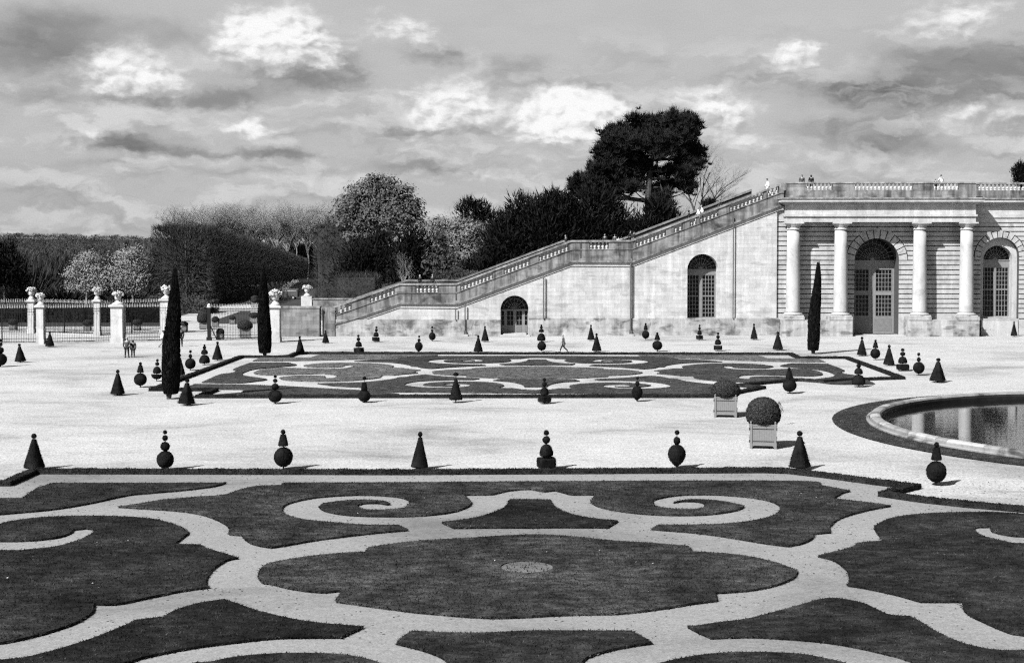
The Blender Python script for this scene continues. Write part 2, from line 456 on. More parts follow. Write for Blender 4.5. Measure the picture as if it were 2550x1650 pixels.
oval = t7([(1205, 520), (1240, 478), (1310, 452), (1420, 434), (1550, 420), (1702, 411), (1716, 391), (1820, 375), (1960, 360), (2150, 349), (2469, 345)]) + t8([(300, 350), (450, 358), (650, 371), (822, 386), (838, 410), (1000, 420), (1130, 438), (1240, 468), (1310, 500), (1325, 522), (1300, 550), (1220, 581), (1100, 604), (945, 615), (952, 651), (850, 664), (700, 688), (500, 711), (250, 716)]) + t7([(2300, 714), (2000, 711), (1850, 694), (1700, 674), (1562, 655), (1590, 603), (1500, 612), (1370, 598), (1270, 575), (1215, 548)])
spot = G(1312, 1416)
hole = [(spot[0] + 0.86 * math.cos(a), spot[1] + 0.86 * math.sin(a)) for a in np.linspace(0, 2 * math.pi, 28, endpoint=False)]
lawn(oval, 'large oval grass bed with a small bare round spot at its centre', NG, D, hole=hole)
L_near = [(-900, 640), (-900, 405), (0, 405), (130, 400), (250, 388), (345, 368), (420, 340), (440, 322), (400, 314), (340, 321), (325, 335), (270, 356), (150, 370), (0, 373), (-70, 365), (-110, 340), (-90, 315),
  (0, 288), (60, 268), (200, 251), (400, 245), (560, 248), (700, 258), (800, 281), (860, 308), (874, 330), (850, 355), (808, 375), (930, 378), (965, 396), (1107, 440), (1050, 465), (990, 502), (960, 540), (958, 568), (974, 589),
  (850, 606), (700, 636), (550, 667), (436, 667), (432, 690), (415, 713), (350, 756), (200, 806), (0, 850), (-500, 920)]
lawn(t7(L_near), 'big grass bed at the left edge of the photo with a short hooked gravel inlet', NG, D)
lawn(t8([(2900, 500), (2900, 380), (2380, 373), (2280, 360), (2190, 341), (2145, 320), (2160, 309), (2225, 307), (2232, 325), (2290, 343), (2380, 352), (2560, 345), (2600, 300), (2500, 255), (2380, 237), (2250, 228), (2100, 228), (1900, 236), (1770, 254), (1700, 285), (1688, 312), (1728, 362), (1612, 370), (1585, 388), (1424, 432), (1500, 465), (1555, 505), (1572, 545), (1560, 580), (1640, 592), (1780, 622), (1900, 656), (2096, 656), (2105, 692), (2150, 730), (2300, 796), (2380, 812), (2700, 860)]),
     'big grass bed at the right edge of the photo with a hooked gravel inlet', NG, D)
lawn(t7([(-500, 165), (105, 163), (170, 128), (245, 93), (700, 93), (1046, 92), (1050, 99), (1000, 117), (860, 135), (700, 149), (592, 160), (430, 195), (250, 225), (0, 248), (-500, 290)]),
     'long wedge-shaped grass bed in the left back corner of the near parterre', NG, D)
lawn(t7([(0, 930), (150, 893), (380, 830), (570, 762), (625, 728), (760, 712), (820, 684), (920, 650), (1040, 631), (1100, 650), (1200, 685), (1350, 720), (1500, 742), (1685, 757), (1690, 772), (1590, 822), (1300, 825), (1100, 845), (900, 871), (700, 910), (560, 950), (-100, 1150)]),
     'pointed grass bed in the left foreground, its blunt tip towards the large oval', NG, D)
lawn(t8([(2380, 884), (2250, 866), (2100, 835), (1980, 791), (1900, 745), (1850, 710), (1760, 705), (1720, 695), (1650, 660), (1570, 635), (1490, 626), (1430, 632), (1350, 655), (1220, 690), (1100, 720), (950, 740), (850, 755), (816, 768), (868, 800), (930, 826), (1100, 820), (1300, 830), (1500, 850), (1700, 890), (1900, 950), (2500, 1200)]),
     'pointed grass bed in the right foreground, its blunt tip towards the large oval', NG, D)
lawn(t7([(2469, 788), (2200, 787), (1915, 778), (1880, 810), (1843, 851), (1960, 880), (2060, 920), (2140, 990), (2260, 1040)]) + t8([(300, 1040), (330, 933), (430, 890), (560, 862), (650, 850), (600, 808), (552, 777), (300, 783)]),
     'bell-shaped grass bed at the bottom middle, in front of the large oval', NG, D)
lawn(t7([(900, 945), (980, 920), (1080, 900), (1220, 886), (1400, 880), (1580, 886), (1700, 906), (1790, 940), (1830, 1000), (1400, 1080), (950, 1050)]), 'rounded scroll end of lawn just showing at the bottom edge, left of middle', NG, D)
lawn(t8([(650, 945), (760, 910), (900, 886), (1050, 877), (1200, 877), (1350, 886), (1480, 910), (1560, 945), (1580, 1000), (1100, 1080), (700, 1030)]), 'rounded scroll end of lawn just showing at the bottom edge, right of middle', NG, D)

# far parterre: the same design, shifted
NC = (-0.51, 45.7); FC = (-0.56, 116.6)
def far(poly, fx=1, fy=1): return [(FC[0] + (x - NC[0]) * fx, FC[1] + (y - NC[1]) * fy) for x, y in poly]
DF = 30
def flawn(poly, label, **k): lawn(poly, label, FG, DF, 'grass_far', blade_w=0.05, **k)
fb = far(nb_left); fbm = [(2 * FC[0] - x, y) for x, y in reversed(fb)]
flawn(fb + fbm[1:-1], 'wide grass bed with two spiral volutes along the back of the far parterre')
flawn(far(scroll_near, 1, -1), 'wide grass bed with two spiral volutes along the front of the far parterre')
flawn(far(bell), 'small bell-shaped grass bed behind the oval of the far parterre', corner=60)
flawn(far(bell, 1, -1), 'small bell-shaped grass bed in front of the oval of the far parterre', corner=60)
fh = [(FC[0] + 0.86 * math.cos(a), FC[1] + 0.86 * math.sin(a)) for a in np.linspace(0, 2 * math.pi, 24, endpoint=False)]
flawn(far(oval), 'oval grass bed in the middle of the far parterre')
Lh = t7([(958, 555), (960, 540), (990, 502), (1050, 465), (1107, 440), (965, 396), (930, 378), (808, 375), (850, 355), (874, 330), (860, 308), (800, 281), (700, 258), (560, 248), (400, 245), (200, 251), (60, 268), (0, 288), (-90, 315), (-110, 340), (-70, 365), (0, 373), (150, 370), (270, 356), (325, 335), (340, 321), (400, 314), (440, 322), (420, 340), (345, 368), (250, 388), (130, 400), (0, 405), (-150, 403), (-260, 412), (-330, 440)])
Lh = [(x - NC[0], y - NC[1]) for x, y in Lh]
Lh = [(u, max(v, 0.12)) for u, v in Lh]
Lh[-3:] = [(-21.6, 3.3), (-22.6, 2.6), (-23.1, 1.2)]
def wing(fx): return [(FC[0] + u * fx, FC[1] + v) for u, v in Lh] + [(FC[0] + u * fx, FC[1] - v) for u, v in reversed(Lh)]
flawn(wing(1), 'grass bed with two hooked inlets filling the left part of the far parterre')
flawn(wing(-1), 'grass bed with two hooked inlets filling the right part of the far parterre')
endb = [(-25.3, 8.6), (-25.4, 3.0), (-24.9, 1.2), (-23.9, 0.9), (-23.6, 0.0)]
tipb = [(-22.9, 3.6), (-21.4, 5.1), (-20.9, 6.2), (-21.6, 7.4), (-22.7, 8.8)]
def endbed(fx):
    q = [(-25.4, 8.9), (-25.5, 2.6), (-24.9, 1.0), (-24.9, -1.0), (-25.5, -2.6), (-25.4, -8.9), (-22.6, -9.3), (-21.6, -8.2), (-20.9, -6.6), (-21.8, -5.2), (-23.2, -3.6), (-23.9, -1.6), (-23.9, 1.6), (-23.2, 3.6), (-21.8, 5.2), (-20.9, 6.6), (-21.6, 8.2), (-22.6, 9.3)]
    return [(FC[0] + u * fx, FC[1] - 0.6 + v) for u, v in q]
flawn(endbed(1), 'narrow forked grass bed along the left end of the far parterre', corner=70)
flawn(endbed(-1), 'narrow forked grass bed along the right end of the far parterre', corner=70)
cb = [(-25.6, 10.6), (-25.6, 14.2), (-21.0, 14.4), (-20.7, 18.2), (-9.6, 18.3), (-9.7, 17.2), (-12.0, 15.2), (-14.0, 14.2), (-16.2, 13.2), (-18.5, 12.0), (-22.0, 11.0)]
for fx, fy, w in ((1, 1, 'left back'), (-1, 1, 'right back'), (1, -1, 'left front')):
    flawn([(FC[0] + u * fx, FC[1] - 0.3 + v * fy) for u, v in cb], 'wedge-shaped grass bed in the %s corner of the far parterre' % w)
# light spot of gravel in the oval and gravel floor of the near parterre
sheet_pts = [(-31, 24), (31, 24), (31, 54.5), (18.9, 56.3), (14.3, 60.1), (16.0, 61.3), (13.2, 64.4), (11.3, 65.6), (-23.4, 65.6), (-23.4, 61.0), (-31, 61.0)]
tag(sheet('path', [(x, y) for x, y in hole], [], 0.05, 'bare_earth'), kind='structure')
tag(sheet('path', sheet_pts, [], 0.004, 'path_gravel'), kind='structure')

lit_n = 5200; lp = np.stack([RNG.uniform(-24, 24, lit_n), RNG.uniform(37, 65, lit_n), np.full(lit_n, 0.012)], 1)
lp = lp[RNG.uniform(0, 1, lit_n) < 0.35 + 0.65 * (np.sin(lp[:, 0] * 0.9) * np.sin(lp[:, 1] * 0.7) > 0)]
tag(MB().faces_np(leaves(lp, 0.085, np.tile([0, 0, 1.0], (len(lp), 1)), 0.3), 4).build('fallen_leaves', 'litter', None), 'small dark fallen leaves scattered over the near gravel paths', 'leaves', kind='stuff')
dz = np.stack([RNG.uniform(-22, 22, 420), RNG.uniform(37, 64, 420), RNG.uniform(TURF, TURF + 0.06, 420)], 1); dz = dz[(np.sin(dz[:, 0] * 0.37 + 1) * np.sin(dz[:, 1] * 0.31) > 0.35)]
dz = dz[np.any([inside(P_, dz[:, :2]) for P_ in (scroll_near, oval, t7(L_near))], axis=0)]
tag(MB().faces_np(leaves(dz, 0.05, np.tile([0, 0, 1.0], (len(dz), 1)), 0.3, 0.9), 4).build('daisies', 'petal', None), 'tiny white daisies flecking the near lawns', 'flowers', kind='stuff')
# grass ring and stone rim of the basin
def annulus(r0, r1, z, n=140):
    return [(PX + r * math.cos(2 * math.pi * i / n), PY + r * math.sin(2 * math.pi * i / n), z) for r in (r0, r1) for i in range(n)], [(i, (i + 1) % n, n + (i + 1) % n, n + i) for i in range(n)]
mb = MB(); v_, f_ = annulus(R_OUT - 0.1, R_GRASS, 0.05); mb.add(v_, [tuple(reversed(q)) for q in f_])
n_ = 60000; rr = np.sqrt(RNG.uniform(R_OUT ** 2, R_GRASS ** 2, n_)); aa = RNG.uniform(math.pi * 0.4, math.pi * 1.75, n_)
bs = np.stack([PX + rr * np.cos(aa), PY + rr * np.sin(aa), np.full(n_, 0.04)], 1); tp = bs + np.concatenate([RNG.normal(0, 0.03, (n_, 2)), RNG.uniform(0.02, 0.07, (n_, 1))], 1)
mb.faces_np(sticks(bs, tp, 0.018), 3)
tag(mb.build('grass_ring', 'grass_far', None, org=(PX, PY, 0)), 'ring of mown grass around the stone rim of the round basin', 'lawn').location = (PX, PY, 0)
rim = empty('basin_rim', (PX, PY, 0), 'weathered stone rim of the round basin with a rounded lip', 'basin')
prof = [(R_OUT, -0.1), (R_OUT + 0.02, 0.13), (R_OUT - 0.06, 0.17), (R_OUT - 0.16, 0.17), (R_OUT - 0.2, 0.12), (R_OUT - 0.2, 0.3), (R_OUT - 0.28, 0.37), (R_OUT - 0.42, 0.4), (R_OUT - 0.62, 0.4), (R_OUT - 0.76, 0.36), (R_IN + 0.02, 0.27), (R_IN + 0.03, 0.24)]
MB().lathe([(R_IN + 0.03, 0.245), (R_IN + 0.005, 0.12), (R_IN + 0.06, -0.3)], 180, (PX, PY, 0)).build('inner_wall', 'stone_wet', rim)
mb = MB(); n = 180; k = 0
for j, (r, z) in enumerate(prof):
    for i in range(n):
        a = 2 * math.pi * i / n; w = 1 + (0.0006 * math.sin(i * 12.9898) if 4 < j < 11 else 0)
        mb.v.append((PX + r * w * math.cos(a), PY + r * w * math.sin(a), z))
for j in range(len(prof) - 1):
    for i in range(n):
        i2 = (i + 1) % n; mb.f.append([j * n + i, j * n + i2, (j + 1) * n + i2, (j + 1) * n + i])
mb.build('coping_ring', 'stone_rim', rim)
# the separate lighter coping blocks that were replaced
for i, (a0, a1) in enumerate(((168, 172.6), (181, 184), (195, 203), (206, 214), (132, 137.5), (150, 154), (236, 238))):
    mb = MB(); a0, a1 = R(a0), R(a1); m_ = 6; k = len(mb.v)
    pr = [(R_OUT - 0.21, 0.14), (R_OUT - 0.195, 0.31), (R_OUT - 0.275, 0.378), (R_OUT - 0.42, 0.408), (R_OUT - 0.62, 0.408), (R_OUT - 0.75, 0.37)]
    for r, z in pr:
        for q in range(m_ + 1):
            a = a0 + (a1 - a0) * q / m_; mb.v.append((PX + r * math.cos(a), PY + r * math.sin(a), z))
    for j in range(len(pr) - 1):
        for q in range(m_): mb.f.append([k + j * (m_ + 1) + q, k + j * (m_ + 1) + q + 1, k + (j + 1) * (m_ + 1) + q + 1, k + (j + 1) * (m_ + 1) + q])
    mb.build('replaced_coping_block', 'stone_rim_pale', rim)
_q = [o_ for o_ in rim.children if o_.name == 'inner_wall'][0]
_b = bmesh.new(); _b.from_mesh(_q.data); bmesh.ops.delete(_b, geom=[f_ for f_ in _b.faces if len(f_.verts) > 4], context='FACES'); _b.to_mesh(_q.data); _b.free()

# ------------------------------------------------------------------ low box hedges
def hedge(pts, label, w=0.46, h=0.23, dens=420, closed=False, org=None):
    mb = MB(); P = [Vector((p[0], p[1])) for p in pts]; n = len(P); hw = w / 2
    L, Rr = [], []
    for i in range(n):
        a = (P[i] - P[i - 1]) if (i > 0 or closed) else (P[1] - P[0]); b_ = (P[(i + 1) % n] - P[i]) if (i < n - 1 or closed) else a
        a = a.normalized(); b_ = b_.normalized(); na, nb_ = Vector((-a.y, a.x)), Vector((-b_.y, b_.x))
        m_ = (na + nb_); m_ = m_ / max(0.35, m_.dot(na)) if m_.length > 1e-4 else na
        L.append(P[i] + m_ * hw); Rr.append(P[i] - m_ * hw)
    c = sum(P, Vector((0, 0))) / n
    leafs = []; nr = []
    rng = range(n if closed else n - 1)
    for i in rng:
        j = (i + 1) % n; k = len(mb.v)
        for q in (L[i], L[j], Rr[j], Rr[i]): mb.v.append((q.x, q.y, 0.0))
        for q, ce in ((L[i], P[i]), (L[j], P[j]), (Rr[j], P[j]), (Rr[i], P[i])):
            q2 = q + (ce - q) * 0.08; mb.v.append((q2.x, q2.y, h * 0.93))
        mb.f += [[k + 7, k + 6, k + 5, k + 4], [k + 1, k + 0, k + 4, k + 5], [k + 3, k + 2, k + 6, k + 7]]
        if not closed and i == 0: mb.f.append([k, k + 3, k + 7, k + 4])
        if not closed and i == n - 2: mb.f.append([k + 2, k + 1, k + 5, k + 6])
        ln = (P[j] - P[i]).length; m_ = int(ln * dens * w); t = RNG.uniform(0, 1, m_); s_ = RNG.uniform(-1, 1, m_)
        A = np.array([L[i], Rr[i], L[j], Rr[j]])
        l0 = A[0] + (A[2] - A[0]) * t[:, None]; r0 = A[1] + (A[3] - A[1]) * t[:, None]
        xy = (l0 + r0) / 2 + (l0 - r0) / 2 * s_[:, None]
        wav = 0.02 * np.sin(xy[:, 0] * 3.1 + xy[:, 1] * 2.3) + 0.015 * np.sin(xy[:, 0] * 7.7 - xy[:, 1] * 5.1)
        leafs.append(np.concatenate([xy, (h * 0.96 + wav + RNG.normal(0, 0.012, m_))[:, None]], 1)); nr.append(np.tile([0, 0, 1.0], (m_, 1)))
        m_ = int(ln * dens * h * 1.3)
        for sd in (1, -1):
            t = RNG.uniform(0, 1, m_); b0 = (A[0] + (A[2] - A[0]) * t[:, None]) if sd > 0 else (A[1] + (A[3] - A[1]) * t[:, None])
            d = P[j] - P[i]; nn = np.array([-d.y, d.x]) / max(d.length, 1e-6) * sd
            leafs.append(np.concatenate([b0 + nn * RNG.normal(0.0, 0.02, (m_, 1)), RNG.uniform(0.01, h, (m_, 1))], 1)); nr.append(np.tile([nn[0], nn[1], 0], (m_, 1)))
    mb.faces_np(leaves(np.concatenate(leafs), 0.062, np.concatenate(nr), 0.9), 4)
    o = mb.build('box_hedge', 'hedge_leaf', None, org=(c.x, c.y, 0)); o.location = (c.x, c.y, 0)
    return tag(o, label, 'hedge', 'low clipped hedges edging the parterres')
def arc(r, a0, a1, n=10): return [(PX + r * math.cos(R(a0 + (a1 - a0) * i / n)), PY + r * math.sin(R(a0 + (a1 - a0) * i / n))) for i in range(n + 1)]
yb = G(1000, 1182)[1]
hedge([(-34, 61.2), (-23.4, 61.2), (-23.4, yb), G(1000, 1181)[:2], G(1900, 1176)[:2], G(1964, 1178)[:2], G(2060, 1189)[:2], G(2160, 1203)[:2], G(2240, 1213)[:2], G(2276, 1217)[:2], G(2240, 1226)[:2], G(2204, 1236)[:2], G(2300, 1250)[:2], G(2400, 1261)[:2], G(2550, 1274)[:2], (23, 52.5), (31, 49)],
      'low clipped box hedge edging the near parterre, with a zigzag notch near the basin', dens=520)
yf, yr = 96.6, 135.6
hedge([(-23.6, yf), (12.0, yf + 1.0), (13.9, 100.6), (15.9, 103.7), (14.4, 105.2), (16.6, 107.2), (19.5, 109.7), (21.2, 108.2), (23.6, 109.9), (27.9, 111.3), (27.8, 131.2), (23.4, 131.2), (23.4, yr), (-23.7, yr), (-23.7, 131), (-28.1, 131), (-28.1, 101.2), (-23.6, 101.2)],
      'low clipped box hedge framing the far parterre in front of the stair wall', closed=True, dens=300)

# ------------------------------------------------------------------ topiary
def blob_prof(kind, c, rx, rz, n=9):
    if kind == 'ball': return [(max(0.001, rx * math.sin(math.pi * i / n)), c - rz * math.cos(math.pi * i / n)) for i in range(n + 1)]
def piece(kind, p):
    if kind == 'ball': c, r = p[:2]; rz = p[2] if len(p) > 2 else r; return blob_prof('ball', c, r, rz)
    if kind == 'dome':
        z0, z1, r = p; h = z1 - z0
        return [(r * 0.3, z0 - 0.02 * h), (r * 0.82, z0), (r * 0.97, z0 + 0.08 * h), (r, z0 + 0.25 * h), (r * 0.95, z0 + 0.45 * h), (r * 0.82, z0 + 0.66 * h), (r * 0.6, z0 + 0.85 * h), (r * 0.3, z0 + 0.97 * h), (0.001, z1)]
    if kind == 'cone':
        z0, z1, r0, r1 = p
        return [(r0 * 0.5, z0 + 0.0), (r0 * 0.93, z0 + 0.004), (r0, z0 + 0.03)] + [(r0 + (r1 - r0) * t, z0 + 0.03 + (z1 - z0 - 0.04) * t) for t in (0.25, 0.5, 0.75, 1.0)] + [(r1 * 0.5, z1)]
    if kind == 'block':
        z0, z1, r = p; return [(r * 0.9, z0), (r, z0 + 0.02), (r, (z0 + z1) / 2), (r, z1 - 0.02), (r * 0.93, z1)]
    if kind == 'bowl':
        z0, z1, r = p; return [(r * 0.35, z0), (r * 0.7, z0 + 0.25 * (z1 - z0)), (r * 0.92, z0 + 0.6 * (z1 - z0)), (r, z1 - 0.01), (r * 0.9, z1)]
    if kind == 'bulb':
        z0, z1, r = p; h = z1 - z0
        return [(r * 0.12, z0), (r * 0.4, z0 + 0.1 * h), (r * 0.75, z0 + 0.25 * h), (r * 0.95, z0 + 0.42 * h), (r, z0 + 0.57 * h), (r * 0.93, z0 + 0.74 * h), (r * 0.72, z0 + 0.88 * h), (r * 0.4, z0 + 0.97 * h), (0.001, z1)]
def fuzz(prof, n, size, sq=0.0, ph=0.0, out=0.0):
    pr = np.array(prof); seg = np.hypot(np.diff(pr[:, 0]), np.diff(pr[:, 1])) * (pr[1:, 0] + pr[:-1, 0] + 1e-4)
    i = RNG.choice(len(seg), n, p=seg / seg.sum()); t = RNG.uniform(0, 1, n)
    r = pr[i, 0] + (pr[i + 1, 0] - pr[i, 0]) * t + out; z = pr[i, 1] + (pr[i + 1, 1] - pr[i, 1]) * t
    a = RNG.uniform(0, 2 * math.pi, n); q = np.ones(n)
    if sq: q = 1 + sq * (1 / np.maximum(abs(np.cos(a - ph)), abs(np.sin(a - ph))) - 1)
    nr = np.stack([np.cos(a) * (pr[i + 1, 1] - pr[i, 1]), np.sin(a) * (pr[i + 1, 1] - pr[i, 1]), -(pr[i + 1, 0] - pr[i, 0])], 1)
    nr /= np.linalg.norm(nr, axis=1, keepdims=True) + 1e-9
    P = np.stack([r * q * np.cos(a), r * q * np.sin(a), z], 1) + nr * RNG.normal(0.0, size * 0.22, (n, 1))
    return leaves(P, size, nr, 1.0)
KIND = {
 'four_balls': [('ball', (.265, .218)), ('ball', (.594, .116)), ('ball', (.805, .07)), ('ball', (.95, .048))],
 'ball_cone': [('ball', (.317, .246)), ('cone', (.59, .88, .128, .07)), ('ball', (.94, .058))],
 'block_dome': [('block', (.06, .29, .225)), ('dome', (.343, .64, .172)), ('ball', (.75, .096)), ('ball', (.93, .066))],
 'bulb_balls': [('bulb', (.05, .62, .235)), ('ball', (.715, .09, .105)), ('ball', (.93, .06))],
 'cone': [('cone', (.06, .845, .27, .058)), ('ball', (.925, .07))],
 'pyramid': [('cone', (.07, .85, .225, .05)), ('ball', (.93, .068))],
 'hat_cone': [('cone', (.1, .8, .215, .04)), ('ball', (.93, .092, .06))],
 'bowl': [('bowl', (.1, .31, .24)), ('dome', (.36, .67, .172)), ('ball', (.78, .085)), ('ball', (.94, .058))],
 'ball_hat': [('ball', (.25, .22)), ('cone', (.46, .76, .11, .07)), ('ball', (.91, .06, .07))],
 'domes': [('dome', (.09, .49, .265)), ('dome', (.52, .76, .165)), ('ball', (.84, .085)), ('ball', (.955, .045))],
 'ball_pear': [('ball', (.335, .262)), ('ball', (.7, .088, .1)), ('ball', (.93, .068))],
 'dome_balls': [('dome', (.07, .5, .23)), ('dome', (.56, .76, .14)), ('ball', (.83, .075)), ('ball', (.95, .05))],
}
PNAME = {'ball': 'ball', 'cone': 'cone', 'block': 'block', 'dome': 'dome', 'bowl': 'bowl', 'bulb': 'bulb'}
PROTO = {}
def topiary_proto(kind):
    root = bpy.data.objects.new('topiary', None); COL.objects.link(root)
    MB().tube([(0, 0, 0), (0.01, 0, 0.3), (0, 0, 0.86)], [0.022, 0.016, 0.01], 6).build('trunk', 'bark', root)
    for pk, p in KIND[kind]:
        pr = piece(pk, p); mb = MB()
        sq = 1.0 if kind == 'pyramid' and pk == 'cone' else (0.85 if pk == 'block' else (0.25 if pk == 'cone' else 0))
        ph = 0.9 if sq else 0
        mb.lathe(pr, 20, sq=sq, ph=ph)
        mb.v = [(x * (1 + .035 * math.sin(21 * z + 18 * x + len(kind))), y * (1 + .035 * math.sin(25 * z + 17 * y)), z) for x, y, z in mb.v]
        ext = sum(math.hypot(pr[i + 1][0] - pr[i][0], pr[i + 1][1] - pr[i][1]) * (pr[i][0] + pr[i + 1][0]) for i in range(len(pr) - 1)) * 3.14
        mb.faces_np(fuzz(pr, int(200 + ext * 2600), 0.022, sq, ph), 4)
        mb.build(PNAME[pk], 'topiary_leaf', root)
    return root
used = set()
def topiary(kind, x, yb_, yt, label, group, wide=1.0, rz=None):
    g = G(x, yb_); h = (yb_ - yt) * g[1] / F * 1.0
    if kind not in PROTO: PROTO[kind] = reg(topiary_proto(kind))
    if kind not in used: o = PROTO[kind]; used.add(kind)
    else: o = copy_tree(PROTO[kind])
    o.location = g; o.scale = (h * wide * random.uniform(.94, 1.06), h * wide * random.uniform(.94, 1.06), h); o.rotation_euler = (R(random.gauss(0, 1.3)), R(random.gauss(0, 1.3)), random.uniform(0, 6.28) if rz is None else rz)
    return tag(o, label, 'topiary', group)
KN = {'cone': 'cone', 'pyramid': 'four-sided pyramid', 'four_balls': 'four-ball', 'ball_cone': 'ball-and-cone', 'block_dome': 'block-and-dome', 'bulb_balls': 'pear-shaped', 'hat_cone': 'tufted cone', 'bowl': 'bowl-shaped',
      'ball_hat': 'ball-and-drum', 'domes': 'double-domed', 'ball_pear': 'ball-and-pear', 'dome_balls': 'flat-domed'}
rows = [
 ('topiaries along the near parterre hedge', 'in the row behind the nearest hedge', [
  ('cone', 85, 1169, 1077, 1.0, 'leftmost'), ('four_balls', 412, 1170, 1069, 1.0, 'second from left'), ('ball_cone', 706, 1169, 1068, 1.0, 'third from left'), ('cone', 1044.5, 1168, 1073, .84, 'middle, narrow'),
  ('block_dome', 1360.5, 1168, 1069, 1.0, 'just right of the middle'), ('bulb_balls', 1685, 1166, 1069, 1.0, 'left of the large planter'), ('pyramid', 1991.5, 1169, 1071.6, 1.0, 'right of the large planter'), ('ball_cone', 2331, 1208, 1099.5, .96, 'in front of the basin, rightmost')]),
 ('topiaries along the front of the far parterre', 'in front of the far parterre', [
  ('pyramid', 464, 1009, 942, 1.15, 'beside the leftmost cypress'), ('four_balls', 685, 1005, 933, 1.1, 'second from left'), ('ball_hat', 907, 1002, 935, 1.05, 'third from left'), ('hat_cone', 1135, 1002, 926, 1.0, 'left of middle'),
  ('block_dome', 1356, 1004.6, 940, .93, 'middle'), ('bulb_balls', 1586, 999.6, 936.6, .9, 'left of the planters'), ('ball_cone', 1967, 979.7, 915, 1.05, 'above the large planter'), ('domes', 2138, 963, 900, .95, 'rightmost')]),
 ('topiaries along the left end of the far parterre', 'left of the far parterre', [
  ('cone', 293, 984, 919, 1.0, 'nearest the camera'), ('ball_cone', 349.5, 964, 900.6, 1.05, 'second nearest'), ('bowl', 390, 949, 893, 1.05, 'just left of the cypress'), ('cone', 446, 935, 880, 1.0, 'half hidden by the cypress'),
  ('ball_pear', 474, 922, 870.6, 1.0, 'just right of the cypress'), ('domes', 509.6, 908, 856.5, .98, 'sixth going back'), ('cone', 541.5, 897.5, 849.5, .98, 'farthest back')]),
 ('topiaries near the iron fence', 'near the iron fence', [
  ('cone', 51, 902, 854.5, 1.0, 'in the open gravel at far left'), ('four_balls', 1, 913, 843, 1.0, 'cut by the left edge'), ('cone', 124, 863.6, 824, 1.05, 'in front of the leftmost stone pillar')]),
 ('topiaries at the right end of the far parterre', 'right of the far parterre', [
  ('cone', 2146, 886, 838, .95, 'farthest back'), ('ball_cone', 2179.5, 896, 845, 1.0, 'second from the back'), ('cone', 2213.5, 910, 858, 1.0, 'third from the back'), ('block_dome', 2248, 923, 867, 1.1, 'fourth from the back'),
  ('ball_pear', 2288, 934, 878, .97, 'fifth from the back'), ('pyramid', 2334.6, 952, 891, 1.15, 'nearest the basin')]),
 ('topiaries behind the far parterre', 'in the row behind the far parterre', [
  ('cone', 748, 880, 835.7, .9, 'leftmost'), ('block_dome', 894, 878.6, 832.8, 1.05, 'second from left'), ('bulb_balls', 1042.4, 877.7, 834.5, .93, 'third from left'), ('cone', 1190.8, 877, 833.6, .9, 'fourth from left'),
  ('ball_pear', 1349, 875.6, 833, 1.0, 'middle, right of the small arched door'), ('cone', 1486, 875.6, 829, .92, 'right of the walking man'), ('ball_cone', 1637, 874.8, 827, 1.0, 'seventh from left'), ('block_dome', 1787.7, 873.7, 827, 1.0, 'below the tall arched window'), ('cone', 1937, 872, 825, .95, 'rightmost, left of the slim cypress')]),
 ('topiaries at the foot of the stair wall', 'at the foot of the stair wall', [
  ('cone', 811, 854.6, 822, .95, 'leftmost'), ('block_dome', 935.7, 851, 812, 1.0, 'second from left'), ('ball_pear', 1076.5, 849.6, 812, .85, 'third from left'), ('cone', 1208, 851, 811, .85, 'left of the small arched door'),
  ('dome_balls', 1348, 851, 807.6, 1.0, 'right of the small arched door'), ('cone', 1472, 848, 808, .85, 'sixth from left'), ('ball_cone', 1607.6, 846, 804, .85, 'beside the main drainpipe'), ('block_dome', 1742, 846.5, 807.6, .85, 'below the tall arched window'), ('cone', 1877.7, 846, 805, .8, 'left of the first column'), ('cone', 2525, 838, 800, .75, 'far right below the right window')]),
]
for grp, where, items in rows:
    for kind, x, y0, y1, wd, which in items:
        topiary(kind, x, y0, y1, '%s topiary, %s, %s' % (KN[kind], which, where), grp, wd, rz=0.1 if kind in ('pyramid',) else None)

